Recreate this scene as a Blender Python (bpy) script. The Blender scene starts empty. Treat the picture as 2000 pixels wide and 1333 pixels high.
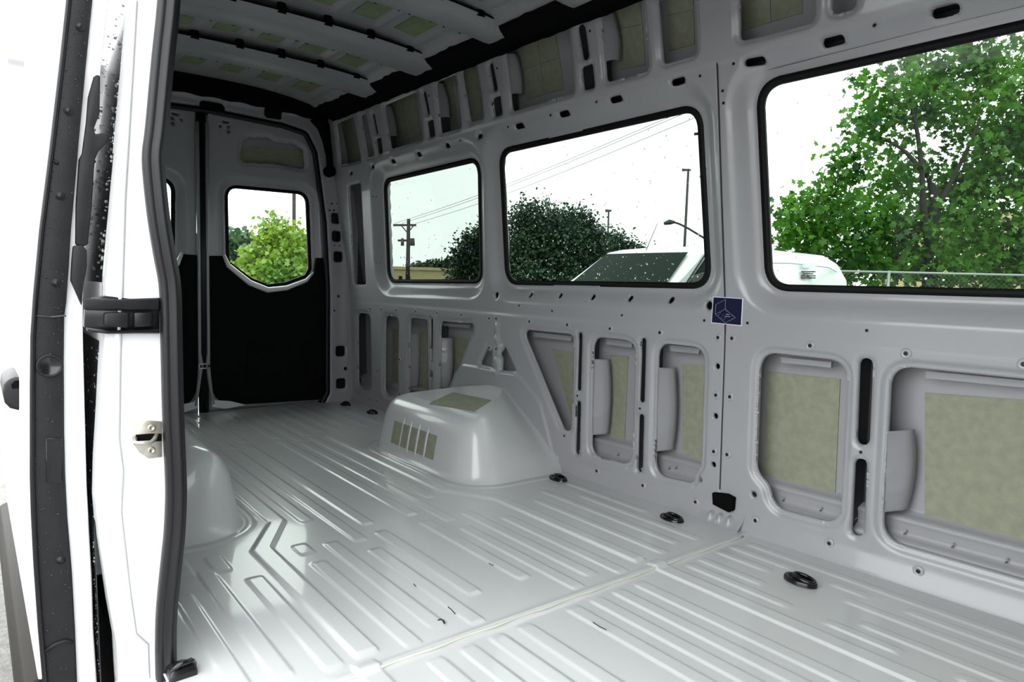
import bpy, bmesh, math, random
import numpy as np
from mathutils import Vector
from mathutils.bvhtree import BVHTree

# ---------------------------------------------------------------- camera, sky, exposure
FPX, YAW, PITCH, ROLL, CAMZ = 1323.8, .67051, .08342, -.02921, .84
fwd = np.array([math.sin(YAW)*math.cos(PITCH), math.cos(YAW)*math.cos(PITCH), -math.sin(PITCH)])
_r = np.array([math.cos(YAW), -math.sin(YAW), 0.])
_d = np.cross(fwd, _r)
right = math.cos(ROLL)*_r + math.sin(ROLL)*_d
down = -math.sin(ROLL)*_r + math.cos(ROLL)*_d
CAM = np.array([0., 0., CAMZ])
sc = bpy.context.scene
col = sc.collection
cd = bpy.data.cameras.new('camera')
cd.sensor_fit = 'HORIZONTAL'; cd.sensor_width = 36.; cd.lens = 36.*FPX/2000.; cd.clip_start = .01; cd.clip_end = 1000.
cam = bpy.data.objects.new('camera', cd); col.objects.link(cam)
from mathutils import Matrix
cam.matrix_world = Matrix(((right[0], -down[0], -fwd[0], CAM[0]), (right[1], -down[1], -fwd[1], CAM[1]), (right[2], -down[2], -fwd[2], CAM[2]), (0, 0, 0, 1)))
sc.camera = cam
world = bpy.data.worlds.new('overcast_sky'); sc.world = world; world.use_nodes = True
_bg = world.node_tree.nodes['Background']
_bg.inputs[0].default_value = (.97, 1., 1., 1.); _bg.inputs[1].default_value = 1.
sc.view_settings.view_transform = 'Standard'; sc.view_settings.look = 'None'
sc.view_settings.gamma = 1.; sc.view_settings.use_curve_mapping = False
sc.view_settings.exposure = 2.45

rng = np.random.default_rng(7)
random.seed(7)

# ---------------------------------------------------------------- pixel -> place
def ray(px, py): return right*((px-1000.)/FPX) + down*((py-666.5)/FPX) + fwd
def at(px, py, depth): return CAM + ray(px, py)*depth
def hit(px, py, ax, v):
    d = ray(px, py); return CAM + d*((v-CAM[ax])/d[ax])
ZP = [-.2, 0, .126, .686, .82, 1.216, 1.585, 1.8, 1.95]
XP = [2.09, 2.09, 2.085, 2.065, 2.05, 1.99, 1.935, 1.895, 1.86]
_zz = np.linspace(-.2, 1.95, 432); _xx = np.interp(_zz, ZP, XP)
_k = np.hanning(41); _k /= _k.sum(); _xx = np.convolve(np.pad(_xx, 20, mode='edge'), _k, mode='valid')
YP = [-1.2, 0, .49, 1.245, 2.23, 3.96, 4.4]
PP = [.045, .04, .03, 0, -.03, -.045, -.06]
_yy = np.linspace(-1.2, 4.4, 561); _pp = np.interp(_yy, YP, PP)
_k = np.hanning(61); _k /= _k.sum(); _pp = np.convolve(np.pad(_pp, 30, mode='edge'), _k, mode='valid')
def wallx(y, z): return np.interp(z, _zz, _xx) + np.interp(y, _yy, _pp)
def wall(px, py, off=0.):
    d = ray(px, py); t = 2.
    for _ in range(40):
        P = CAM + d*t; t -= (P[0]-wallx(P[1], P[2])-off)/d[0]
    return CAM + d*t
def wyz(pts, off=0.): return [tuple(wall(a, b, off)[1:]) for a, b in pts]
def crop(x0, y0, s, pts): return [(x0+a/s, y0+b/s) for a, b in pts]
CA = lambda *p: crop(1400, 560, 2.2217, p)
CB = lambda *p: crop(1000, 560, 2.666, p)
CC = lambda *p: crop(640, 560, 3.332, p)
CD = lambda *p: crop(1150, 0, 2.353, p)
CG = lambda *p: crop(640, 0, 3.333, p)
XC = 1.121                                     # centre line of the load space

# ---------------------------------------------------------------- materials
MATS = {}
def mat(name, color, rough=.5, metal=0., noise=0., nscale=8., bump=0., bscale=60., coat=0., spec=.5, color2=None):
    m = bpy.data.materials.new(name); m.use_nodes = True
    nt = m.node_tree; b = nt.nodes['Principled BSDF']
    b.inputs['Base Color'].default_value = (*color, 1); b.inputs['Roughness'].default_value = rough
    b.inputs['Metallic'].default_value = metal; b.inputs['Coat Weight'].default_value = coat
    b.inputs['Coat Roughness'].default_value = .06
    b.inputs['Specular IOR Level'].default_value = spec
    tc = nt.nodes.new('ShaderNodeTexCoord')
    if noise or color2:
        n = nt.nodes.new('ShaderNodeTexNoise'); n.inputs['Scale'].default_value = nscale; n.inputs['Detail'].default_value = 6
        nt.links.new(tc.outputs['Object'], n.inputs['Vector'])
        r = nt.nodes.new('ShaderNodeValToRGB')
        c2 = color2 or tuple(c*(1-noise) for c in color)
        r.color_ramp.elements[0].position = .35; r.color_ramp.elements[1].position = .65
        r.color_ramp.elements[0].color = (*c2, 1); r.color_ramp.elements[1].color = (*color, 1)
        nt.links.new(n.outputs['Fac'], r.inputs['Fac']); nt.links.new(r.outputs['Color'], b.inputs['Base Color'])
    if bump:
        n = nt.nodes.new('ShaderNodeTexNoise'); n.inputs['Scale'].default_value = bscale; n.inputs['Detail'].default_value = 4
        nt.links.new(tc.outputs['Object'], n.inputs['Vector'])
        bp = nt.nodes.new('ShaderNodeBump'); bp.inputs['Strength'].default_value = bump; bp.inputs['Distance'].default_value = .01
        nt.links.new(n.outputs['Fac'], bp.inputs['Height']); nt.links.new(bp.outputs['Normal'], b.inputs['Normal'])
    MATS[name] = m
    return m
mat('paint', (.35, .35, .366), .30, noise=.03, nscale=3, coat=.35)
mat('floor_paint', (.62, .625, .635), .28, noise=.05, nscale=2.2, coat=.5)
mat('skin_paint', (.33, .33, .346), .42, noise=.06, nscale=5)
mat('roof_paint', (.30, .302, .312), .45, noise=.1, nscale=6)
mat('pad', (.30, .31, .225), .7, noise=.16, nscale=38, bump=.15, bscale=200)
mat('pad_roof', (.20, .25, .14), .75, noise=.2, nscale=14)
mat('rubber', (.006, .0055, .007), .4, spec=.35)
mat('gasket', (.004, .004, .004), .6, spec=.2)
mat('black_plastic', (.010, .010, .0115), .5, spec=.3, noise=.3, nscale=30, bump=.1, bscale=400)
mat('gloss_black', (.008, .008, .009), .2)
mat('black_trim', (.006, .006, .007), .95, spec=.1, bump=.4, bscale=500)
mat('matt_black', (.004, .004, .004), .95, spec=.05)
mat('white_body', (.80, .80, .81), .25, coat=.5)
mat('zinc', (.55, .52, .45), .4, metal=.8, noise=.3, nscale=40)
mat('dark_steel_hole_shade', (.01, .01, .01), .5, metal=.3)  # dark steel parts, and the painted shade of small holes
mat('cavity_shade_seam', (.045, .045, .048), .6)  # near black: cavity shade put into the colour, also the panel seam
mat('moulding', (.012, .010, .008), .6, spec=.15)
mat('sealant', (.68, .66, .60), .5)
mat('blue_print', (.0015, .003, .026), .4)
mat('pale_print', (.22, .24, .42), .5)
mat('white_print', (.75, .77, .85), .5)
mat('tinted_glass', (.008, .009, .01), .05, coat=.2)
mat('asphalt', (.20, .195, .185), .8, noise=.35, nscale=30, bump=.5, bscale=90)
mat('bark', (.022, .019, .016), .9, noise=.4, nscale=10)
mat('pole_wood', (.03, .024, .018), .9, noise=.4, nscale=6)
mat('galvanised', (.32, .34, .33), .5, metal=.6)
mat('lamp_metal', (.03, .03, .028), .5)
mat('beige_wall', (.50, .43, .22), .8, noise=.1, nscale=2)
mat('blue_sign', (.10, .16, .42), .6)
mat('car_white', (.80, .82, .81), .3, coat=.5)
mat('car_glass', (.014, .021, .018), .35, spec=.02)
mat('wire_black', (.01, .01, .01), .7)
def leafmat(name, c1, c2, scale=.8, trans=.25):
    m = mat(name, c1, .45, color2=c2, nscale=scale)
    nt = m.node_tree; b = nt.nodes['Principled BSDF']; out = nt.nodes['Material Output']
    t = nt.nodes.new('ShaderNodeBsdfTranslucent'); mx = nt.nodes.new('ShaderNodeMixShader'); mx.inputs[0].default_value = trans
    for l in list(nt.links):
        if l.to_socket == b.inputs['Base Color']: nt.links.new(l.from_socket, t.inputs['Color'])
    nt.links.new(b.outputs[0], mx.inputs[1]); nt.links.new(t.outputs[0], mx.inputs[2]); nt.links.new(mx.outputs[0], out.inputs[0])
leafmat('drop', (.85, .88, .87), (.80, .84, .82), 5., .75)
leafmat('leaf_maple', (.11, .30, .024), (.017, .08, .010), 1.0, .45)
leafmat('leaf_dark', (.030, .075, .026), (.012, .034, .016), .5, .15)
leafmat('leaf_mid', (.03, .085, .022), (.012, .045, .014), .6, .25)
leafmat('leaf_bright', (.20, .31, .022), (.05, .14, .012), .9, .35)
def glassmat(name, tint):
    m = bpy.data.materials.new(name); m.use_nodes = True; nt = m.node_tree
    nt.nodes.remove(nt.nodes['Principled BSDF']); out = nt.nodes['Material Output']
    t = nt.nodes.new('ShaderNodeBsdfTransparent'); t.inputs[0].default_value = (*tint, 1)
    g = nt.nodes.new('ShaderNodeBsdfGlossy'); g.inputs['Roughness'].default_value = .0
    lw = nt.nodes.new('ShaderNodeLayerWeight'); lw.inputs[0].default_value = .5
    pw = nt.nodes.new('ShaderNodeMath'); pw.operation = 'POWER'; pw.inputs[1].default_value = 5.
    fr = nt.nodes.new('ShaderNodeMath'); fr.operation = 'MULTIPLY_ADD'; fr.inputs[1].default_value = .9; fr.inputs[2].default_value = .012
    nt.links.new(lw.outputs['Facing'], pw.inputs[0]); nt.links.new(pw.outputs[0], fr.inputs[0])
    mx = nt.nodes.new('ShaderNodeMixShader')
    nt.links.new(fr.outputs[0], mx.inputs[0]); nt.links.new(t.outputs[0], mx.inputs[1]); nt.links.new(g.outputs[0], mx.inputs[2])
    nt.links.new(mx.outputs[0], out.inputs[0]); MATS[name] = m
glassmat('glass_1', (.160, .184, .170))
glassmat('glass_2', (.27, .315, .29))
glassmat('glass_3', (.38, .44, .40))
glassmat('glass_clear', (.72, .78, .74))

# ---------------------------------------------------------------- object helpers
def link(name, me, m, parent=None, smooth=False):
    o = bpy.data.objects.new(name, me); col.objects.link(o)
    if m and not me.materials: me.materials.append(MATS[m])
    if parent is not None: o.parent = parent
    if smooth: me.polygons.foreach_set('use_smooth', np.ones(len(me.polygons), bool))
    return o
def mesh(name, V, F, m, parent=None, smooth=False):
    me = bpy.data.meshes.new(name); me.from_pydata([tuple(map(float, v)) for v in V], [], [tuple(map(int, f)) for f in F]); me.update()
    return link(name, me, m, parent, smooth)
def fast_mesh(name, V, Q, m, parent=None, smooth=True):
    """V (n,3), Q (k,c) int: all faces with c corners."""
    me = bpy.data.meshes.new(name); n, (k, c) = len(V), Q.shape
    me.vertices.add(n); me.vertices.foreach_set('co', np.ascontiguousarray(V, dtype=np.float32).ravel())
    me.loops.add(k*c); me.loops.foreach_set('vertex_index', np.ascontiguousarray(Q, dtype=np.int32).ravel())
    me.polygons.add(k); me.polygons.foreach_set('loop_start', np.arange(0, k*c, c, dtype=np.int32))
    me.polygons.foreach_set('use_smooth', np.full(k, smooth))
    me.update(calc_edges=True); me.validate()
    return link(name, me, m, parent)
def empty(name, loc=(0, 0, 0)):
    o = bpy.data.objects.new(name, None); col.objects.link(o); o.location = loc; o.empty_display_size = .1
    return o
def tag(o, label=None, cat=None, group=None, kind=None):
    if label: o['label'] = label
    if cat: o['category'] = cat
    if group: o['group'] = group
    if kind: o['kind'] = kind
    return o
def local(parent, V):
    return [np.array(v)-np.array(parent.location) for v in V]
def struct(name, label, cat='room part'):
    o = empty(name); return tag(o, label, cat, None, 'structure')
class MB:
    def __init__(s): s.V = []; s.F = []
    def add(s, V, F):
        n = len(s.V); s.V += [tuple(v) for v in V]; s.F += [tuple(i+n for i in f) for f in F]; return s
    def box(s, lo, hi):
        x0, y0, z0 = lo; x1, y1, z1 = hi
        V = [(x0, y0, z0), (x1, y0, z0), (x1, y1, z0), (x0, y1, z0), (x0, y0, z1), (x1, y0, z1), (x1, y1, z1), (x0, y1, z1)]
        return s.add(V, [(0, 3, 2, 1), (4, 5, 6, 7), (0, 1, 5, 4), (1, 2, 6, 5), (2, 3, 7, 6), (3, 0, 4, 7)])
    def tube(s, pts, r, n=8, caps=True):
        pts = [np.array(p, float) for p in pts]; rs = r if hasattr(r, '__len__') else [r]*len(pts)
        V, F = [], []; up = np.array([.13, .21, .97])
        for i, p in enumerate(pts):
            t = pts[min(i+1, len(pts)-1)]-pts[max(i-1, 0)]; t = t/(np.linalg.norm(t)+1e-12)
            a = np.cross(t, up)
            if np.linalg.norm(a) < .05: a = np.cross(t, np.array([1., 0, 0]))
            a /= np.linalg.norm(a); b = np.cross(t, a)
            for k in range(n):
                th = 2*math.pi*k/n; V.append(p+rs[i]*(math.cos(th)*a+math.sin(th)*b))
        for i in range(len(pts)-1):
            for k in range(n): F.append((i*n+k, i*n+(k+1) % n, (i+1)*n+(k+1) % n, (i+1)*n+k))
        if caps: F += [tuple(range(n))[::-1], tuple(range((len(pts)-1)*n, len(pts)*n))]
        return s.add(V, F)
    def prism(s, A, B):
        """two matching outlines (lists of 3-D points) joined by sides and capped"""
        n = len(A); V = list(A)+list(B)
        F = [tuple(range(n))[::-1], tuple(range(n, 2*n))] + [(i, (i+1) % n, n+(i+1) % n, n+i) for i in range(n)]
        return s.add(V, F)
    def loft(s, rings, cap0=False, cap1=False, closed=True):
        n = len(rings[0]); V = [p for r in rings for p in r]; F = []
        for i in range(len(rings)-1):
            for k in range(n if closed else n-1): F.append((i*n+k, i*n+(k+1) % n, (i+1)*n+(k+1) % n, (i+1)*n+k))
        if cap0: F.append(tuple(range(n))[::-1])
        if cap1: F.append(tuple(range((len(rings)-1)*n, len(rings)*n)))
        return s.add(V, F)
    def build(s, name, m, parent=None, smooth=False):
        V = s.V if parent is None else local(parent, s.V)
        return mesh(name, V, s.F, m, parent, smooth)
def bevel(o, w=.004, seg=2, angle=.6):
    md = o.modifiers.new('bevel', 'BEVEL'); md.width = w; md.segments = seg; md.limit_method = 'ANGLE'; md.angle_limit = angle
    o.data.polygons.foreach_set('use_smooth', np.ones(len(o.data.polygons), bool))
    return o
def copy_part(o, parent, loc=None):
    c = o.copy(); col.objects.link(c); c.parent = parent
    if loc is not None: c.location = loc
    return c

# ---------------------------------------------------------------- pressed sheet metal
def round_poly(pts, r, n=6):
    pts = [np.array(p, float) for p in pts]; rs = r if hasattr(r, '__len__') else [r]*len(pts); out = []
    L = len(pts)
    for i in range(L):
        p, a, b = pts[i], pts[i-1], pts[(i+1) % L]
        da, db = a-p, b-p; la, lb = np.linalg.norm(da), np.linalg.norm(db); da /= la; db /= lb
        c = float(np.clip(np.dot(da, db), -.9999, .9999)); half = math.acos(c)/2
        t = min(rs[i]/math.tan(half), .49*la, .49*lb)
        A, B = p+da*t, p+db*t
        if half > 1.52: out.append(p); continue
        ctl = p*.85+(A+B)/2*.15
        for k in range(n+1):
            w = k/n; out.append((1-w)**2*A+2*w*(1-w)*ctl+w**2*B)
    return np.array(out)
def stadium(c0, c1, w, n=8):
    c0, c1 = np.array(c0, float), np.array(c1, float); t = c1-c0; L = np.linalg.norm(t); t = t/L if L > 1e-9 else np.array([0., 1.])
    nrm = np.array([-t[1], t[0]]); out = []
    for k in range(n+1):
        th = math.pi*k/n; out.append(c1+w*(math.cos(th)*-nrm+math.sin(th)*t))
    for k in range(n+1):
        th = math.pi*k/n; out.append(c0+w*(math.cos(th)*nrm-math.sin(th)*t))
    return np.array(out)
def circle(c, r, n=14): return np.array([(c[0]+r*math.cos(2*math.pi*k/n), c[1]+r*math.sin(2*math.pi*k/n)) for k in range(n)])
def sdf(X, Y, poly):
    best = np.full(X.shape, 1e9); NX = np.zeros_like(X); NY = np.zeros_like(X); ins = np.zeros(X.shape, bool)
    n = len(poly)
    for i in range(n):
        a = poly[i]; b = poly[(i+1) % n]; e = b-a; l2 = e@e
        if l2 < 1e-14: continue
        t = np.clip(((X-a[0])*e[0]+(Y-a[1])*e[1])/l2, 0, 1); qx = a[0]+t*e[0]; qy = a[1]+t*e[1]
        d = (X-qx)**2+(Y-qy)**2; m = d < best
        best = np.where(m, d, best); NX = np.where(m, qx, NX); NY = np.where(m, qy, NY)
        if abs(e[1]) > 1e-12:
            cr = ((a[1] > Y) != (b[1] > Y)) & (X < e[0]*(Y-a[1])/e[1]+a[0]); ins ^= cr
    s = np.sqrt(best); return np.where(ins, -s, s), NX, NY
def sm(a, b, x):
    t = np.clip((x-a)/(b-a), 0, 1); return t*t*(3-2*t)
def lip(depth, s0, s1): return lambda s: depth*(1-sm(s0, s1, np.maximum(s, 0)))
def bead(h, w): return lambda s: -h*(1-sm(-w, 0, s))
def sheet(name, us, vs, feats, place, m, parent=None, base=None, edge=.012):
    """us, vs grid lines; feats = (outline, is_hole, profile, reach); place(U,V,off) -> xyz"""
    U, V = np.meshgrid(us, vs, indexing='ij'); off = np.zeros_like(U); S = np.full(U.shape, 9.)
    NX = U.copy(); NY = V.copy()
    if base is not None: off += base(U, V)
    for poly, hole, prof, reach in feats:
        poly = np.asarray(poly); lo = poly.min(0)-reach-.012; hi = poly.max(0)+reach+.012
        i0, i1 = np.searchsorted(us, (lo[0], hi[0])); j0, j1 = np.searchsorted(vs, (lo[1], hi[1]))
        if i1 <= i0 or j1 <= j0: continue
        w = np.s_[i0:i1, j0:j1]
        s, nx, ny = sdf(U[w], V[w], poly)
        if prof is not None: off[w] += prof(s)
        if hole:
            mm = s < S[w]; S[w] = np.where(mm, s, S[w]); NX[w] = np.where(mm, nx, NX[w]); NY[w] = np.where(mm, ny, NY[w])
    step = max(np.median(np.diff(us)), np.median(np.diff(vs)))
    S0 = S.copy(); snap = np.abs(S) < .72*step
    U = np.where(snap, NX, U); V = np.where(snap, NY, V); S = np.where(snap, 0, S)
    nu, nv = U.shape; idx = np.arange(nu*nv).reshape(nu, nv)
    q = np.stack([idx[:-1, :-1], idx[1:, :-1], idx[1:, 1:], idx[:-1, 1:]], -1).reshape(-1, 4)
    Sf = S.ravel()[q]; keep = (Sf.min(1) >= 0) & ~((Sf.max(1) == 0) & (S0.ravel()[q].mean(1) < 0))
    q = q[keep]
    P = place(U, V, off).reshape(-1, 3)
    e = np.concatenate([q[:, [0, 1]], q[:, [1, 2]], q[:, [2, 3]], q[:, [3, 0]]]); es = np.sort(e, 1)
    key = es[:, 0].astype(np.int64)*(nu*nv)+es[:, 1]; _, inv, cnt = np.unique(key, return_inverse=True, return_counts=True)
    be = e[(cnt[inv] == 1) & (S.ravel()[e[:, 0]] == 0) & (S.ravel()[e[:, 1]] == 0)]
    if edge and len(be):
        ids = np.unique(be); P2 = place(U, V, off+edge).reshape(-1, 3)[ids]; mp = np.full(nu*nv, -1); mp[ids] = np.arange(len(ids))+len(P)
        q = np.concatenate([q, np.stack([be[:, 1], be[:, 0], mp[be[:, 0]], mp[be[:, 1]]], 1)]); P = np.concatenate([P, P2])
    used = np.unique(q); mp = np.full(len(P), -1); mp[used] = np.arange(len(used))
    return fast_mesh(name, P[used], mp[q], m, parent)
def ring_frame(outline, inner, place, m, name, parent, t=.012):
    """band between two matching outlines, thickness t"""
    n = len(outline); A = [place(p, 0) for p in outline]; B = [place(p, 0) for p in inner]; C_ = [place(p, t) for p in inner]; D = [place(p, t) for p in outline]
    mb = MB(); mb.loft([A, B, C_, D, A]); return mb.build(name, m, parent, True)
def inset(poly, d):
    poly = np.asarray(poly); c = poly.mean(0); n = len(poly); out = []
    area = sum(poly[i][0]*poly[(i+1) % n][1]-poly[(i+1) % n][0]*poly[i][1] for i in range(n)); sg = 1 if area > 0 else -1
    for i in range(n):
        t = poly[(i+1) % n]-poly[i-1]; t = t/(np.linalg.norm(t)+1e-12); out.append(poly[i]+sg*d*np.array([-t[1], t[0]]))
    return np.array(out)
def patch(quad, off, m, name, parent, t=.003, nu=6, nv=8):
    """thin slab on the right-hand wall: quad of (y,z) corners, bilinear"""
    q = [np.array(c) for c in quad]; V = []; F = []
    for k, o in enumerate((off-t, off)):
        for i in range(nu+1):
            for j in range(nv+1):
                a, b = i/nu, j/nv; p = (1-a)*(1-b)*q[0]+a*(1-b)*q[1]+a*b*q[2]+(1-a)*b*q[3]
                V.append((wallx(p[0], p[1])+o, p[0], p[1]))
    N = (nu+1)*(nv+1); I = lambda i, j, k: k*N+i*(nv+1)+j
    for i in range(nu):
        for j in range(nv):
            F.append((I(i, j, 0), I(i+1, j, 0), I(i+1, j+1, 0), I(i, j+1, 0)))
    rim = [(i, 0) for i in range(nu)]+[(nu, j) for j in range(nv)]+[(i, nv) for i in range(nu, 0, -1)]+[(0, j) for j in range(nv, 0, -1)]
    for a, b in zip(rim, rim[1:]+rim[:1]): F.append((I(*a, 0), I(*b, 0), I(*b, 1), I(*a, 1)))
    return mesh(name, V, F, m, parent)
def drops(name, n, sample, normal, m, parent, rmin=.0011, rmax=.0042):
    mb = MB(); nrm = np.array(normal, float); a = np.cross(nrm, (0, 0, 1.)); a /= np.linalg.norm(a); b = np.cross(nrm, a)
    for _ in range(n):
        p = np.array(sample()); r = rmin+(rmax-rmin)*random.random()**2.5; k = 7
        r1 = [p+r*(math.cos(2*math.pi*i/k)*a+math.sin(2*math.pi*i/k)*b) for i in range(k)]
        r2 = [p+nrm*r*.5+.6*r*(math.cos(2*math.pi*i/k)*a+math.sin(2*math.pi*i/k)*b) for i in range(k)]
        V = r1+r2+[p+nrm*r*.7]
        F = [(i, (i+1) % k, k+(i+1) % k, k+i) for i in range(k)]+[(k+i, k+(i+1) % k, 2*k) for i in range(k)]
        mb.add(V, F)
    o = mb.build(name, m, parent, True); tag(o, kind='stuff'); return o

# ================================================================ STRUCTURE
# ---------------------------------------------------------------- far side wall
wall_r = struct('wall_right', 'grey painted inner side wall of the van with three windows and pressed openings', 'wall')
def place_wall(U, V, off): return np.stack([wallx(U, V)+off, U, V], -1)
def grid(a, b, step, extra=()):
    g = np.linspace(a, b, int(round((b-a)/step))+1)
    for e in extra:
        g = g[np.abs(g-e) > step*.75]; g = np.concatenate([g, [e-.0035, e-.0015, e+.0015, e+.0035]])
    return np.sort(g)
WOFF = .05
WIN = [wyz([(749, 351), (937, 306), (941, 553), (757, 552)], WOFF),
       wyz([(975, 293), (1369, 202), (1388, 563), (988, 555)], WOFF)]
_w3 = wyz([(1478, 161), (1497, 566)], WOFF)
WIN.append([_w3[0], (.22, _w3[0][1]+.004), (.22, _w3[1][1]), _w3[1]])
WINR = [round_poly(w, .075, 8) for w in WIN]
BIG = lip(.011, .010, .027); SLOT = lip(.007, .004, .013)
feats = [(w, True, lip(WOFF, .012, .095), .1) for w in WINR]
lower = [CA((178, 283), (560, 325), (527, 1042), (238, 966), (212, 865), (158, 808)),
         CB((42, 222), (314, 250), (300, 758), (258, 750)),
         CB((412, 260), (637, 285), (615, 937), (400, 880)),
         CB((750, 293), (997, 320), (978, 935), (950, 962), (941, 1033), (733, 985)),
         CC((720, 226), (943, 242), (935, 300), (845, 520), (775, 690), (716, 708)),
         CC((522, 203), (642, 215), (645, 728), (518, 750)),
         CC((362, 188), (453, 198), (452, 722), (357, 700)),
         CC((183, 170), (269, 182), (277, 682), (186, 652))]
lowR = [.055, .03, .05, .05, .03, .035, .04, .04]
LOWER = [round_poly(wyz(p), r) for p, r in zip(lower, lowR)]
_a4 = wyz(CA((747, 343), (707, 1105)))
LOWER.append(round_poly([_a4[0], (.25, _a4[0][1]), (.25, _a4[1][1]), _a4[1]], .055))
for p in LOWER: feats.append((p, True, BIG, .03))
tri = [CC((1040, 372), (1064, 425), (1063, 527), (980, 505)), CC((1145, 388), (1220, 553), (1122, 547), (1130, 430))]
for p in tri: feats.append((round_poly(wyz(p), .008), True, SLOT, .015))
upper = [[(1438, -95), (1441, 81), (1590, 41), (1588, -140)], [(1620, -150), (1621, 29), (1671, 16), (1668, -160)],
         [(1276, -40), (1291, 126), (1359, 106), (1352, -60)], [(1168, 5), (1180, 161), (1266, 138), (1248, -35)],
         CG((1140, 320), (1552, 150), (1600, 602), (1188, 728)), CG((855, 450), (955, 405), (1012, 770), (915, 796)),
         CG((690, 530), (822, 480), (862, 832), (725, 872)), CG((352, 685), (575, 590), (615, 905), (400, 973)),
         CG((200, 745), (237, 735), (297, 1015), (248, 1028)), CG((45, 800), (157, 755), (212, 1045), (76, 1072)),
         [(1760, -170), (1775, -18), (1905, -52), (1890, -210)]]
UPPER = [round_poly(wyz(p), .022) for p in upper]
for p in UPPER: feats.append((p, True, lip(.009, .006, .02), .022))
slots = [CA((610, 310), (672, 312), (656, 692), (597, 690)), CA((590, 748), (646, 750), (632, 1089), (573, 1086)),
         CB((335, 236), (361, 238), (353, 547), (328, 545)), CB((327, 594), (353, 596), (347, 879), (320, 876)),
         CB((663, 266), (693, 268), (684, 609), (653, 606)), CB((650, 664), (682, 666), (674, 973), (643, 970)),
         CC((657, 203), (679, 205), (674, 496), (655, 493)), CC((655, 544), (676, 546), (673, 722), (652, 720)),
         CG((1608, 153), (1665, 147), (1697, 387), (1650, 394)), CG((1638, 432), (1716, 405), (1733, 572), (1655, 588)),
         CG((1033, 410), (1065, 399), (1102, 592), (1068, 600)), CG((1060, 635), (1116, 615), (1131, 747), (1075, 763)),
         CG((603, 592), (630, 588), (661, 745), (640, 758)), CG((633, 790), (679, 770), (693, 886), (650, 899)),
         CG((275, 735), (296, 731), (323, 872), (305, 882)), CG((302, 900), (341, 892), (353, 996), (318, 1006))]
for i, p in enumerate(slots):
    feats.append((round_poly(wyz(p), .03 if i < 9 or i % 2 == 0 else .012, 7), True, SLOT, .015))
for px, py in [(683, 338), (725, 326), (763, 314), (812.8, 300.3), (869, 283.5), (934, 266), (1007.8, 244.5), (1095, 220.5), (1196.5, 192), (1319.6, 157), (1467, 117), (1618, 75.6), (1839, 15.7)]:
    y, z = wall(px, py)[1:]; hl = .013 if px < 1000 else .021
    feats.append((stadium((y-hl, z), (y+hl, z), .0115), True, lip(.004, .003, .01), .012))
for px, py, r in [(967, 577, .017), (1025, 577.5, .014), (1082, 578.6, .014), (1146, 581, .014), (1219, 584, .014), (1299, 587, .014), (1382, 597, .017)]:
    feats.append((circle(wall(px, py)[1:], r), True, lip(.003, .003, .009), .01))
for px, py, r in CB((1068, 416), (1058, 675), (1047, 928), (978, 1007), (1255, 1085)) and [(a, b, .0115) for a, b in CB((1068, 416), (1058, 675), (1047, 928), (978, 1007), (1255, 1085))]:
    feats.append((circle(wall(px, py)[1:], r, 12), True, None, .01))
tall = wyz([(678, 362), (702, 356), (712, 556), (689, 556)])
feats.append((round_poly(tall, .02), True, lip(.006, .004, .012), .015))
# pressed beads
_b = wyz(CC((1105, 262), (1105, 345), (1124, 385), (1120, 432), (1103, 478), (1103, 560)))
_b = [np.array(p) for p in _b]
for a, b in zip(_b, _b[1:]): feats.append((stadium(a, b, .028), False, bead(.009, .022), .0))
ARCHW = round_poly([(3.22, -.05), (3.14, .30), (2.98, .40), (2.52, .40), (2.36, .30), (2.22, -.05)], .08)
feats.append((ARCHW, False, lambda s: -.010*(1-sm(.0, .012, s)), .02))
def wbase(U, V):
    o = .0035*sm(.680, .705, V)-.004*sm(1.575, 1.587, V)
    o += .006*np.exp(-((U-1.398)/.0022)**2)*(V > .12)*(V < 1.59)
    o -= .02*sm(.07, -.01, V)                       # the foot turns in to the floor
    o += .004*sm(1.47, 1.30, U)*sm(.70, .69, V)
    return o
sheet('inner_panel', grid(.15, 4.33, .0062, (1.398,)), grid(-.02, 1.90, .0062), feats, place_wall, 'paint', wall_r, wbase)
# outer skin behind the openings
def sbase(U, V):
    o = .046+.030*sm(.110, .118, V)+.044*sm(.172, .186, V)-.006*np.exp(-((V-.104)/.006)**2)-.006*np.exp(-((V-.166)/.006)**2)
    o += .004*np.sin(U*0)-.006*np.exp(-((V-.30)/.006)**2)*0
    return o
SKIN = .120
skin_feats = [(w, True, lambda s: -.060*(1-sm(.018, .045, s)), .05) for w in WINR]
sheet('outer_skin', grid(.1, 4.36, .014), grid(-.03, 1.97, .009), skin_feats, place_wall, 'skin_paint', wall_r, sbase, edge=.006)
# forward continuation of the side towards the cab (plain closing panel)
mb = MB(); mb.loft([[(wallx(y, z)+o, y, z) for z in (-.02, .4, .8, 1.2, 1.6, 1.95)] for y, o in ((-1.15, 0), (.12, 0), (.155, .0))], closed=False)
mb.build('front_panel', 'paint', wall_r, True)
mb = MB(); mb.loft([[(wallx(y, 0)-.02, y, -.022), (wallx(y, 0)+.12, y, -.022), (wallx(y, 0)+.12, y, .05)] for y in np.linspace(.1, 4.36, 20)], closed=False)
mb.loft([[(wallx(y, z)+o, y, z) for o in (0, .15)] for y, z in [(4.345, z) for z in (-.03, .5, .9, 1.3, 1.9)]], closed=False); mb.loft([[(wallx(y, z)+o, y, z) for o in (0, .15)] for y, z in [(.12, z) for z in (-.03, .5, .9, 1.3, 1.9)]], closed=False)
mb.build('cavity_closure', 'skin_paint', wall_r)
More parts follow.
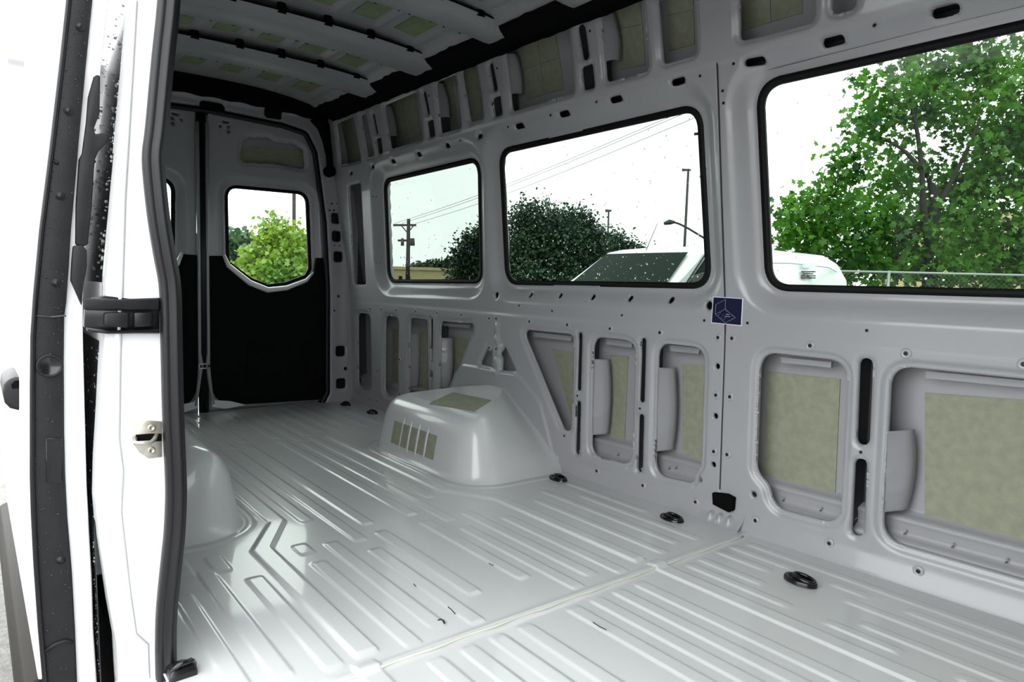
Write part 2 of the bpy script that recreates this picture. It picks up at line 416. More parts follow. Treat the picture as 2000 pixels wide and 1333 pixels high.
# damping pads glued to the outer skin
def pads_from(px, nu=1, nv=1, gap=.004, off=SKIN-.001):
    q = [np.array(p) for p in wyz(px, off)]
    def bl(a, b): return (1-a)*(1-b)*q[0]+a*(1-b)*q[1]+a*b*q[2]+(1-a)*b*q[3]
    w = np.linalg.norm(q[1]-q[0])+1e-6; h = np.linalg.norm(q[3]-q[0])+1e-6; ga, gb = gap/w/2, gap/h/2
    for i in range(nu):
        for j in range(nv):
            a0, a1 = i/nu+(ga if i else 0), (i+1)/nu-(ga if i < nu-1 else 0); b0, b1 = j/nv+(gb if j else 0), (j+1)/nv-(gb if j < nv-1 else 0)
            patch([bl(a0, b0), bl(a1, b0), bl(a1, b1), bl(a0, b1)], off, 'pad', 'damping_pad', wall_r)
pads_from(CA((220, 370), (537, 402), (515, 908), (205, 838)))
pads_from(CA((905, 462), (1700, 520), (1700, 1210), (903, 1022)))
pads_from(CB((512, 355), (607, 365), (587, 826), (497, 800)))
pads_from(CB((888, 407), (1010, 412), (1000, 932), (890, 912)))
pads_from(CB((212, 327), (330, 347), (322, 690), (300, 640)))
pads_from(CC((808, 330), (960, 340), (960, 640), (795, 620)))
pads_from(CC((600, 285), (650, 292), (650, 705), (588, 690)))
pads_from(CC((425, 270), (462, 277), (462, 640), (422, 630)))
pads_from(CD((695, -60), (980, -160), (983, 60), (710, 140)), 2, 1)
pads_from(CD((355, -90), (478, -120), (487, 205), (368, 236)), 1, 2)
pads_from(CD((100, -40), (235, -75), (262, 300), (150, 320)), 1, 2)
pads_from(CG((1255, 255), (1480, 175), (1540, 580), (1300, 650)), 2, 2)
pads_from(CG((880, 440), (970, 405), (1008, 740), (925, 762)), 1, 2)
pads_from(CG((715, 505), (805, 475), (850, 810), (755, 835)), 1, 2)
pads_from(CG((400, 640), (565, 580), (608, 890), (445, 935)), 2, 2)
pads_from(CG((60, 800), (150, 760), (205, 1035), (95, 1060)), 2, 1)
for i, p in enumerate(slots):
    if i % 2: continue
    q = np.array(wyz(p)+wyz(slots[i+1])); y0, y1 = q[:, 0].min()-.010, q[:, 0].max()+.010; z0, z1 = q[:, 1].min()-.03, q[:, 1].max()+.03
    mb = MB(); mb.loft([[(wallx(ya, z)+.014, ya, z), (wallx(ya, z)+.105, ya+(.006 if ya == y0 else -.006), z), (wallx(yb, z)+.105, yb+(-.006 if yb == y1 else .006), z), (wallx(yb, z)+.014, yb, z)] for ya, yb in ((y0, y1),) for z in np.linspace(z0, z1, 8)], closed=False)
    mb.build('pillar_shade_channel', 'cavity_shade_seam', wall_r)  # channel added behind the slots, coloured near black as their shade
for nm, zc, hl in (('roof_rail_shade_channel', lambda y: np.interp(y, [.74, 1.56, 2.71, 4.1], [1.575, 1.562, 1.542, 1.518]), .028), ('belt_rail_shade_channel', lambda y: np.interp(y, [1.4, 2.6], [.795, .79]), .034)):
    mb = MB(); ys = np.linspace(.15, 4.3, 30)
    mb.loft([[(wallx(y, zc(y))+.048, y, zc(y)+hl), (wallx(y, zc(y))+.10, y, zc(y)+hl-.004), (wallx(y, zc(y))+.10, y, zc(y)-hl+.004), (wallx(y, zc(y))+.048, y, zc(y)-hl)] for y in ys], closed=False); mb.build(nm, 'cavity_shade_seam', wall_r)  # rail channels added behind the holes, near black for the shade inside
mb = MB(); mb.loft([[(wallx(1.41, z)+.006, 1.403, z), (wallx(1.41, z)+.09, 1.41, z), (wallx(1.41, z)+.09, 1.468, z), (wallx(1.41, z)+.014, 1.474, z)] for z in np.linspace(.03, .66, 10)], closed=False); mb.build('pillar_shade_channel', 'cavity_shade_seam', wall_r)  # channel added behind the round holes, their shade put into its colour
mb = MB(); mb.loft([[(wallx(1.398, z)+o_, 1.398+d_, z) for o_, d_ in ((.0015, -.0016), (.0015, .0016), (.008, .0016), (.008, -.0016))] for z in np.linspace(.125, 1.585, 60)], cap0=True, cap1=True); mb.build('seam_gap', 'cavity_shade_seam', wall_r)
# bent stiffener tabs seen inside the openings
def tab(px, ribs=4, o0=.014, o1=.072):
    q = [wall(*px[0], o0), wall(*px[1], o1), wall(*px[2], o1), wall(*px[3], o0)]; nu, nv = 10, 36; V = []; F = []
    for i in range(nu+1):
        for j in range(nv+1):
            a, b = i/nu, j/nv; p = (1-a)*(1-b)*q[0]+a*(1-b)*q[1]+a*b*q[2]+(1-a)*b*q[3]
            bow = .012*math.sin(math.pi*b)*a
            r = -.0055*max(0, math.cos(2*math.pi*(b*ribs)))**6*math.exp(-((a-.55 if int(b*ribs+.5) % 2 else a-.25)/.22)**2)
            fl = .02*max(0, a-.86)/.14
            V.append((p[0]+r+fl, p[1]-bow, p[2]))
    for i in range(nu):
        for j in range(nv): F.append((i*(nv+1)+j, (i+1)*(nv+1)+j, (i+1)*(nv+1)+j+1, i*(nv+1)+j+1))
    o = mesh('stiffener_tab', V, F, 'paint', wall_r, True); md = o.modifiers.new('thickness', 'SOLIDIFY'); md.thickness = .0018
tab(CA((733, 628), (845, 622), (815, 972), (708, 980)))
tab(CB((410, 376), (492, 380), (486, 770), (402, 774)))
tab(CB((750, 422), (836, 424), (826, 852), (738, 860)))
tab(CC((518, 303), (580, 308), (572, 655), (517, 657)))
tab(CC((718, 332), (795, 336), (785, 660), (715, 664)))
tab(CG((1770, 85), (1845, 78), (1885, 388), (1805, 402)), 3)
tab(CG((1142, 350), (1210, 345), (1250, 608), (1183, 616)), 3)
tab(CG((690, 545), (735, 540), (778, 762), (725, 770)), 3)
tab(CG((352, 690), (395, 690), (437, 885), (398, 890)), 3)
for q_ in (CA((285, 305), (505, 327), (503, 352), (288, 330)), CA((915, 365), (1700, 442), (1700, 474), (912, 396)), CB((120, 235), (318, 258), (316, 284), (118, 260)), CB((500, 268), (636, 285), (634, 318), (500, 300)), CB((830, 303), (990, 320), (980, 350), (835, 336)), CC((735, 232), (930, 246), (928, 270), (735, 255)), CC((560, 208), (640, 216), (640, 240), (560, 232))):
    patch(wyz(q_, .075), .075, 'skin_paint', 'upper_flange', wall_r, .012)
hk = None
for px, py in CA((290, 922), (452, 965), (605, 1008), (818, 1065), (1025, 1122), (1258, 1188)) + CB((820, 942), (856, 940), (555, 872)):
    x, y, z = wall(px, py, .07)
    if hk is None:
        mb = MB(); mb.tube([(.006, 0, -.006), (-.004, .002, -.007), (-.008, 0, .0), (-.004, -.003, .006), (.0, -.004, .004)], .0022, 6); hk = mb.build('clip_hook', 'paint', wall_r, True); hk.location = (x, y, z)
    else: copy_part(hk, wall_r, (x, y, z))
# fixing points: a dished washer with a dark disc painted as the hole's shade
mb = MB(); ringp = lambda r, o: [(o, r*math.cos(2*math.pi*k/14), r*math.sin(2*math.pi*k/14)) for k in range(14)]
mb.loft([ringp(.0165, .0012), ringp(.0135, -.0022), ringp(.010, -.0022), ringp(.0058, -.0004)])
rivet = mb.build('fixing_point', 'paint', wall_r, True)
mb = MB(); mb.loft([ringp(.0062, -.0012), ringp(.0055, -.0006)], cap1=True); rhole = mb.build('hole_shade_disc', 'dark_steel_hole_shade', rivet)
first = True
fix = CB((92, 183), (288, 200), (511, 220), (770, 240), (1072, 266), (1143, 270), (1061, 566), (1132, 575), (1050, 860), (1118, 876), (443, 961), (683, 1036), (957, 1122), (1266, 1220), (97, 577), (233, 895)) \
    + CA((402, 257), (818, 291), (1330, 338), (487, 1116), (874, 1237)) \
    + CC((276, 145), (349, 148), (444, 155), (572, 163), (714, 175), (873, 187), (1052, 208), (1098, 210), (1053, 400), (1098, 407), (1050, 590), (1098, 597), (468, 475), (326, 550), (326, 745), (276, 730), (446, 790), (468, 700))
for px, py in fix:
    x, y, z = wall(px, py); o_ = float(wbase(np.array(y), np.array(z)))
    if first: rivet.location = (x+o_-.001, y, z); first = False
    else:
        c = copy_part(rivet, wall_r, (x+o_-.001, y, z)); h2 = copy_part(rhole, c)
# small raised dark discs painted as the shade of drill holes
mb = MB(); mb.loft([[(o, r*math.cos(2*math.pi*k/10), r*math.sin(2*math.pi*k/10)) for k in range(10)] for o, r in ((.0004, .0052), (-.0012, .005), (-.0012, .0036))], cap1=True)
drill = mb.build('drill_hole_shade', 'dark_steel_hole_shade', wall_r); first = True
for px, py in CB((340, 569), (666, 636), (34, 99), (206, 127), (569, 150), (998, 177), (1223, 190), (272, 778)) + CA((622, 720), (648, 191)) + CG((1708, 202), (1104, 445), (660, 625), (1745, 663), (1446, 750), (1170, 826), (858, 915)) + CD((508, 348), (662, 292), (1310, 115), (612, 417), (616, 473)) + [(727, 384), (734, 384), (734, 514), (741, 514)]:
    x, y, z = wall(px, py); o_ = float(wbase(np.array(y), np.array(z)))
    if first: drill.location = (x+o_, y, z); first = False
    else: copy_part(drill, wall_r, (x+o_, y, z))
# the corner plate with three raised beads at the pillar foot
mb = MB(); V = []
nu, nv = 40, 24
for i in range(nu+1):
    for j in range(nv+1):
        a, b = i/nu, j/nv; y = 1.465-.17*a; z = .05*(1-b)+.001; x = wallx(y, z)+.012-.055*b**1.5-.012*(1-b)
        h = sum(math.exp(-((a-c)/.055)**2) for c in (.28, .5, .72))*math.exp(-((b-.55)/.25)**2)*.014
        V.append((x-h*.6, y, z+h*.8+.004))
F = [(i*(nv+1)+j, (i+1)*(nv+1)+j, (i+1)*(nv+1)+j+1, i*(nv+1)+j+1) for i in range(nu) for j in range(nv)]
mb.add(V, F); mb.build('corner_plate', 'paint', wall_r, True)

# ---------------------------------------------------------------- side windows
WL = ['small rearmost side window with rounded corners and a utility pole behind it', 'middle side window with rounded corners in front of the parked white van', 'large front side window with rounded corners in front of the leafy maple']
for i, w in enumerate(WINR):
    wn = struct('window_%d' % (i+1), WL[i], 'window')
    o = ring_frame(inset(w, -.004), inset(w, .019), lambda p, t: (wallx(p[0], p[1])+WOFF+.004-t*1.0+.010, p[0], p[1]), 'gasket', 'gasket', wn, .014)
    mb = MB(); g = inset(w, .012); A = [(wallx(p[0], p[1])+WOFF+.010, p[0], p[1]) for p in g]
    mb.add(A, [tuple(range(len(A)))]); mb.build('pane', 'glass_%d' % (i+1), wn)
    lo, hi = w.min(0)+.03, w.max(0)-.03
    nd = (160, 420, 200)[i]
    def samp():
        for _ in range(50):
            y = lo[0]+(hi[0]-lo[0])*random.random(); z = lo[1]+(hi[1]-lo[1])*random.random()**(1.6 if i < 2 else 1.)
            if sdf(np.array([y]), np.array([z]), w)[0][0] < -.02: break
        return (wallx(y, z)+WOFF+.0105, y, z)
    drops('water_drops', nd, samp, (1, 0, 0), 'drop', wn)

# ---------------------------------------------------------------- floor
floor = struct('floor', 'glossy pale grey ribbed sheet metal floor of the van', 'floor')
def rib(x0, x1, y0, y1, r=.012): return round_poly([(x0, y0), (x1, y0), (x1, y1), (x0, y1)], r, 4)
RB = lambda h=.007, w=.0065: bead(h, w)
ff = []
mir = lambda x: 2*XC-x
cs = [1.039, .953, .868, .780]
def addrib(xc, y0, y1, w=.025, h=.003):
    ff.append((rib(xc-w, xc+w, y0, y1), False, RB(h), 0.))
for i, c in enumerate(cs):                                       # front plate, middle field
    for x in (c, mir(c)): addrib(x, -1.1, 1.232)
for x in (.545, .46, .385): addrib(x, -1.1, 1.23)
for x, segs in ((1.69, ((.62, .80), (.90, 1.23))), (1.757, ((.30, .74), (1.02, 1.235))), (1.857, ((.10, .83), (1.06, 1.24))), (1.93, ((-.2, .70), (.80, .90), (1.03, 1.24))), (2.0, ((-.2, 1.22),)), (1.69, ((-.3, .5),))):
    for a, b in segs: addrib(x, a, b, .02, .0035)
for x in (.64, 1.602): addrib(x, -1.1, 1.30, .03, .005)          # long channels beside the field
for c, a, b in ((.77, 1.295, 1.865), (.86, 1.337, 1.985), (.95, 1.295, 1.863), (1.035, 1.43, 1.985)):
    addrib(c, a, b); addrib(mir(c), a, b)
for c, a, b in ((.585, 1.31, 1.865), (.485, 1.34, 1.982), (.40, 1.32, 1.86)): addrib(c, a, b)
for c, a, b in ((1.69, 1.32, 1.95), (1.79, 1.35, 2.02), (1.88, 1.33, 1.9), (1.95, 1.62, 2.05)): addrib(c, a, b, .02, .0035)
for c, a, b in ((.435, 1.95, 2.09), (.53, 1.94, 2.08), (.77, 1.93, 2.02)): addrib(c, a, b, .026, .0035)
for c, a, b in ((.95, 1.94, 3.295), (1.035, 2.063, 3.395), (.872, 2.20, 3.385)):
    addrib(c, a, b); addrib(mir(c), a, b)
for c, a, b in ((.95, 3.36, 4.28), (1.035, 3.46, 4.28), (.872, 3.45, 4.28), (.78, 3.5, 4.28), (.69, 3.5, 4.28), (.60, 3.55, 4.28), (.5, 3.5, 4.2), (.4, 3.5, 4.2)):
    addrib(c, a, b); addrib(mir(c), a, b)
# channel that jogs in around each wheel arch
for sgn in (1, -1):
    X = (lambda x: x) if sgn > 0 else mir
    path = [np.array(p) for p in ((X(.665), 1.32), (X(.665), 2.04), (X(.785), 2.25), (X(.785), 3.38))]
    W = .032 if sgn > 0 else .028
    Lft, Rgt = [], []
    for k, p in enumerate(path):
        t = path[min(k+1, 3)]-path[max(k-1, 0)]; t /= np.linalg.norm(t); n = np.array([-t[1], t[0]]); sc_ = 1/max(.5, abs(n@(lambda u: np.array([-u[1], u[0]])/np.linalg.norm(u))(path[min(k+1, 3)]-path[min(k, 2)])))
        Lft.append(p+n*W*sc_); Rgt.append(p-n*W*sc_)
    ff.append((round_poly(Lft+Rgt[::-1], .012, 3), False, RB(.007, .009), 0.))
def fbase(U, V):
    o = .004*np.exp(-((V-1.268)/.010)**2)*-1                      # joint between the two plates
    o += .006*sm(1.262, 1.27, V)*0
    o -= .006*sm(1.258, 1.266, V)
    o -= .05*sm(.34, .30, U)*0
    return o
place_floor = lambda U, V, off: np.stack([U, V, -off-.0], -1)
sheet('floor_panel', grid(.285, 2.10, .0042), grid(-1.1, 4.36, .0095), ff, place_floor, 'floor_paint', floor, fbase)
# sealant bead along the joint
mb = MB(); mb.tube([(x, 1.262+.002*math.sin(x*37), .006) for x in np.linspace(.34, 2.03, 60)], .004, 6)
mb.build('sealant_bead', 'sealant', floor, True)
# wheel arches
def wheel_arch(side):
    X = (lambda x: x) if side > 0 else mir
    mids = (1.90, 1.925, 1.95, 1.975, 2.0, 2.025, 2.05, 2.075, 2.10, 2.2)
    foot = round_poly([(1.548, 2.20)]+[(x, 2.2-.0315*(x-1.548)) for x in mids]+[(2.5, 2.17), (2.5, 3.20)]+[(x, 3.12+.084*(x-1.548)) for x in mids[::-1]]+[(1.548, 3.12)], [.17]+[.01]*10+[.02, .02]+[.01]*10+[.17], 10)
    rings = []
    prof = [(-.055, .001), (-.052, .007), (-.02, .008), (-.012, .005), (0., .008), (.010, .05), (.022, .12), (.034, .18), (.045, .210), (.058, .232), (.076, .247), (.10, .257), (.132, .263)]
    for d, z in prof:
        p = inset(foot, d); r = []
        for a, b in p:
            zz = z+(z/.265)*.065*max(0, min(1, (a-1.6)/.42)); w_ = .06+.94*max(0, min(1, (a-1.6)/.42))**1.7; sh = .36*w_*(max(zz, 0)/.32)**1.25*max(0, 1-.0)
            bb = b+sh*np.clip((2.68-b)/.45, -1, 1); r.append((X(min(a, 2.085)), bb, zz))
        rings.append(r)
    mb = MB(); mb.loft(rings); top_ = rings[-1]; nn = len(top_); m_ = 12
    mb.loft([[np.array(top_[k])*(1-j/m_)+np.array(top_[nn-1-k])*(j/m_) for j in range(m_+1)] for k in range(nn//2)], closed=False)
    o = mb.build('wheel_arch', 'floor_paint', floor, True)
    o['label'] = 'rounded grey wheel arch below the side windows' if side > 0 else 'rounded grey wheel arch beside the rubber door seal'
    return o, BVHTree.FromPolygons(mb.V, mb.F)
arch, arch_bvh = wheel_arch(1); wheel_arch(-1)
# vertical ribs and green pads of the far arch
V = []; F = []
def on_face(y, z): return 1.548+.010*z/.05+.004 if z < .05 else np.interp(z, [.05, .12, .18, .215], [1.558, 1.570, 1.582, 1.598])
def face_pad(ya, yb, z0, z1):
    V = []; n = 8
    for k in range(n+1):
        z = z0+(z1-z0)*k/n
        for y in (ya, yb): V.append((on_face(y, z)-.003, y, z))
    for k in range(n+1):
        z = z0+(z1-z0)*k/n
        for y in (ya, yb): V.append((on_face(y, z)+.004, y, z))
    N = 2*(n+1); F = []
    for k in range(n): F += [(2*k, 2*k+1, 2*k+3, 2*k+2)]
    F += [(2*k, 2*k+2, N+2*k+2, N+2*k) for k in range(n)]+[(2*k+1, N+2*k+1, N+2*k+3, 2*k+3) for k in range(n)]
    F += [(0, N, N+1, 1), (2*n, 2*n+1, N+2*n+1, N+2*n)]
    return mesh('damping_pad', V, F, 'pad', arch)
for ya, yb in ((2.885, 2.81), (2.795, 2.735), (2.72, 2.66), (2.645, 2.585), (2.57, 2.50)): face_pad(ya, yb, .06, .165)
for y in (2.80, 2.73, 2.655, 2.58):
    mb = MB(); mb.tube([(on_face(y, z)+.002, y, z) for z in np.linspace(.03, .19, 10)], [.004]+[.008]*8+[.004], 8); mb.build('pressed_rib', 'floor_paint', arch, True)
q = [np.array(p) for p in ((1.655, 2.70), (1.835, 2.77), (1.855, 2.48), (1.70, 2.40))]
V = []; F = []; n = 7
for k in (0, 1):
    for i in range(n+1):
        for j in range(n+1):
            a, b = i/n, j/n; p = (1-a)*(1-b)*q[0]+a*(1-b)*q[1]+a*b*q[2]+(1-a)*b*q[3]; h_ = arch_bvh.ray_cast(Vector((p[0], p[1], 1.)), Vector((0, 0, -1)))[0]
            V.append((p[0], p[1], (h_.z if h_ else .27)+(.003 if k == 0 else -.004)))
I = lambda i, j, k: k*(n+1)**2+i*(n+1)+j
F = [(I(i, j, 0), I(i+1, j, 0), I(i+1, j+1, 0), I(i, j+1, 0)) for i in range(n) for j in range(n)]
rim_ = [(i, 0) for i in range(n)]+[(n, j) for j in range(n)]+[(i, n) for i in range(n, 0, -1)]+[(0, j) for j in range(n, 0, -1)]
F += [(I(*a, 0), I(*b, 0), I(*b, 1), I(*a, 1)) for a, b in zip(rim_, rim_[1:]+rim_[:1])]
mesh('damping_pad', V, F, 'pad', arch)

# ---------------------------------------------------------------- ceiling
ceil = struct('ceiling', 'bare grey roof sheet with cross bows and green damping pads', 'ceiling')
def roofz(x): return 1.965-.10*np.abs((x-XC)/.75)**2.6
def place_roof(U, V, off): return np.stack([U, V, roofz(U)+off], -1)
rf = []
for k in range(-3, 4):
    x = XC+.2*k+.1
    for a, b in ((-1.0, .55), (.75, 1.2), (1.36, 1.8), (2.0, 2.28), (2.5, 2.84), (3.12, 3.4), (3.7, 4.15)):
        rf.append((stadium((x, a+.03), (x, b-.03), .022, 5), False, bead(.008, .016), 0.))
for x in (1.70, mir(1.70)): rf.append((round_poly([(x-.03, -1), (x+.03, -1), (x+.03, 4.2), (x-.03, 4.2)], .01, 3), False, bead(.02, .02), 0.))
sheet('roof_skin', grid(.372, 1.87, .012), grid(-1.1, 4.36, .014), rf, place_roof, 'roof_paint', ceil)
for sd in (1,):
    X = lambda x: x
    mb = MB(); mb.loft([[(X(1.866), y, float(roofz(1.866))), (X(1.93), y, 1.955), (X(2.06), y, 1.985), (X(2.06), y, 1.90)] for y in (-1.1, 4.36)], closed=False); mb.build('roof_edge', 'roof_paint', ceil)
def bow(y0, y1, name='roof_bow'):
    rings = []
    for x in np.linspace(.42, 1.80, 40):
        zb = 1.892-.045*abs((x-XC)/.75)**2.6+.02*max(0, (x-1.74)/.06)**2; zt = roofz(x)-.012 if abs(x-XC) < .7 else zb+.03
        w = 1.+.0*x
        rings.append([(x, y0-.022, zb+.040), (x, y0-.020, zb+.036), (x, y0+.006, zb+.008), (x, y0+.016, zb), (x, y1-.03, zb), (x, y1-.018, zb+.006), (x, y1-.002, zb+.026), (x, y1+.02, zb+.028), (x, y1+.02, zb+.031), (x, y0+.02, zb+.012)])
    mb = MB(); mb.loft(rings, cap0=True, cap1=True)
    o = mb.build(name, 'roof_paint', ceil, True)
    for x in np.arange(.62, 1.75, .085+.0):                       # dark discs painted as the shade of punched holes along the rear flange
        zb = 1.892-.045*abs((x-XC)/.75)**2.6; xx = x+random.uniform(-.03, .03)
        mb = MB(); r = random.choice((.005, .006, .009)); yy = y1-.024
        mb.loft([[(xx+r*math.cos(t), yy+r*.8*math.sin(t), zb-.0006+.004*(math.sin(t)*.4)) for t in np.linspace(0, 2*math.pi, 9)[:-1]]]*1+[[(xx+r*.8*math.cos(t), yy+r*.6*math.sin(t), zb+.003) for t in np.linspace(0, 2*math.pi, 9)[:-1]]], cap0=True, cap1=True)
        mb.build('punched_hole_shade', 'dark_steel_hole_shade', o)
    for k in range(-3, 4):                                        # dark bonding pads at the front edge
        x = XC+.2*k+.1
        if x > 1.7: continue
        zb = 1.892-.045*abs((x-XC)/.75)**2.6
        mb = MB(); mb.loft([[(x+.024*math.cos(t)*s, y0-.012+.014*math.sin(t)*s, z) for t in np.linspace(0, 2*math.pi, 13)[:-1]] for s, z in ((.7, roofz(x)), (1, zb+.045), (.85, zb+.030))], cap1=True)
        mb.build('bonding_pad', 'matt_black', o, True)
    mb = MB(); mb.loft([[(x, y0-.024, 1.892-.045*abs((x-XC)/.75)**2.6+.036), (x, y0-.024, 1.892-.045*abs((x-XC)/.75)**2.6+.044), (x, y0-.012, 1.892-.045*abs((x-XC)/.75)**2.6+.044)] for x in np.linspace(.4, 1.86, 30)])
    mb.build('bonding_line', 'matt_black', o)
    return o
for a, b in ((.60, .75), (1.22, 1.37), (1.80, 1.95), (2.32, 2.47), (2.885, 3.085), (3.45, 3.645)): bow(a, b)
for (a, b) in ((1.98, 2.25), (2.51, 2.76), (3.12, 3.36), (3.72, 4.0)):
    for k in range(-3, 4):
        x0 = XC+.2*k-.045; x1 = x0+.105
        if x1 > 1.75 or x0 < .45: continue
        mb = MB(); mb.loft([[(x, y, roofz(x)-.003) for x in np.linspace(x0, x1, 4)]+[(x, y, roofz(x)+.003) for x in np.linspace(x1, x0, 4)] for y in (a, (a+b)/2, b)], cap0=True, cap1=True)
        mb.build('damping_pad', 'pad_roof', ceil)
# near black strip in the gap between roof and side wall
rings = []
for y in np.linspace(-1.0, 4.18, 120):
    j = .003*math.sin(y*23)+.003*math.sin(y*61); o = float(np.interp(y, _yy, _pp))
    rings.append([(1.868+o, y, 1.838+.6*j), (1.880+o, y, 1.90), (1.86+o, y, 1.93), (1.745+o+j, y, 1.925), (1.735+o+j, y, 1.896), (1.76+o+j, y, 1.880)])
mb = MB(); mb.loft(rings, cap0=True, cap1=True); mb.build('roof_gap_strip', 'matt_black', ceil, True)
mb = MB(); mb.loft([[(mir(a), b, c) for a, b, c in r] for r in rings], cap0=True, cap1=True); mb.build('roof_gap_strip', 'matt_black', ceil, True)

# ---------------------------------------------------------------- rear frame
YR = 4.335
back = struct('wall_back', 'grey painted rear door frame with pillar and header', 'wall')
place_back = lambda U, V, off: np.stack([U, YR+off+0*V, V], -1)
def R_(px, py, y=4.35): p = hit(px, py, 1, y); return (p[0], p[2])
op_r = [R_(632, 786), R_(642, 770), R_(641, 560), R_(629, 430), R_(613, 300), R_(600, 262), R_(570, 247)]
op_r = [(x, max(z, -.02)) for x, z in op_r]
opening = [(XC-.01, -.05), (1.80, -.05), (1.862, .07), (1.858, .78), (1.83, 1.22), (1.765, 1.66), (1.70, 1.775), (1.55, 1.80), (XC, 1.815)]
opening = round_poly(opening[1:]+[(mir(a), b) for a, b in opening[1:-1]][::-1], .05, 4)
bf = [(opening, True, lip(.02, .0, .02), .03)]
for px, py in ((654.5, 427), (656, 462), (659, 502), (663, 686), (664, 749)):
    x, z = R_(px, py); bf.append((round_poly([(x-.032, z-.036), (x+.032, z-.036), (x+.032, z+.036), (x-.032, z+.036)], .016, 4), True, lip(.004, .004, .01), .012))
bf.append((circle(R_(672, 720), .013), True, None, .01))
x, z = R_(414, 209); bf.append((stadium((x-.045, z), (x+.045, z), .028), True, lip(.004, .004, .012), .014))
x, z = R_(532, 222); bf.append((round_poly([(x-.055, z-.034), (x+.055, z-.034), (x+.055, z+.06), (x-.055, z+.06)], .02, 4), True, None, .01))
def bback(U, V): return -.012*sm(1.93, 1.99, U)-.02*sm(1.86, 1.90, V)
sheet('rear_frame_panel', grid(.16, 2.06, .0075), grid(-.02, 1.935, .0075), bf, place_back, 'paint', back, bback)
mb = MB(); mb.box((1.995, 4.338, -.05), (2.16, 4.56, 1.98)); mb.box((1.850, 4.395, -.05), (1.862, 4.56, 1.2)); mb.box((.2, 4.338, -.05), (.25, 4.56, 1.9)); mb.box((.25, 4.34, 1.93), (2.05, 4.56, 1.99)); mb.box((.4, 4.40, 1.80), (1.8, 4.56, 1.812)); mb.box((1.84, 4.54, -.05), (2.15, 4.56, 1.95)); mb.box((.22, 4.54, 1.78), (2.15, 4.56, 1.98)); mb.box((.22, 4.54, -.05), (.38, 4.56, 1.95)); op2 = inset(np.array(opening), -.004); mb.loft([[(a, 4.39, b) for a, b in op2], [(a, 4.56, b) for a, b in op2]]); mb.build('rear_outer_skin', 'cavity_shade_seam', back)  # near black colour carries the shade of the rear cavity
mb = MB(); mb.box((.22, 4.30, -.08), (2.12, 4.50, -.012)); mb.build('rear_sill', 'paint', back)
ol = np.array(opening)
o = ring_frame(inset(ol, -.006), inset(ol, .022), lambda p, t: (p[0], YR+.012-t, p[1]), 'rubber', 'door_seal', back, .02)
mb = MB(); mb.prism([(x, 4.17, z) for x, z in ((.9, 1.865), (1.88, 1.865), (1.88, 1.95), (.9, 1.97))], [(x, 4.345, z) for x, z in ((.9, 1.89), (1.88, 1.87), (1.88, 1.95), (.9, 1.97))])
mb = MB(); rg = []
for x in np.linspace(.35, 1.88, 50):
    zb = 1.893-.03*abs((x-XC)/.75)**3+.003*math.sin(x*40); rg.append([(x, 4.20, zb+.03), (x, 4.29, zb-.006), (x, 4.333, zb-.012), (x, 4.333, zb+.08), (x, 4.20, zb+.08)])
mb.loft(rg, cap0=True, cap1=True); mb.build('header_gap_strip', 'matt_black', back, True)  # near black strip filling the gap above the header
mb = MB(); hose = [R_(618, 228, 4.3), R_(632, 248, 4.3), R_(638, 275, 4.3), R_(643, 305, 4.3), R_(645, 335, 4.3)]
mb.tube([(a, 4.30, b) for a, b in hose], [.05, .042, .028, .022, .022], 10)
mb.tube([(hose[-1][0], 4.29, hose[-1][1]), (hose[-1][0], 4.33, hose[-1][1])], .036, 16)
mb.build('drain_hose', 'matt_black', back, True)
for px, py, w in ((648, 398, .006), (658, 398, .004), (644, 411, .006), (652, 411, .006), (661, 579, .009), (670, 579, .005), (653, 607, .006), (673, 600, .006), (673, 614, .006), (653, 480, .004), (664, 480, .004)):
    x, z = R_(px, py, YR); mb = MB(); mb.box((x-w, YR-.0012, z-w), (x+w, YR+.001, z+w)); mb.build('punched_hole_shade', 'dark_steel_hole_shade', back)  # flat dark squares painted as the shade in punched holes

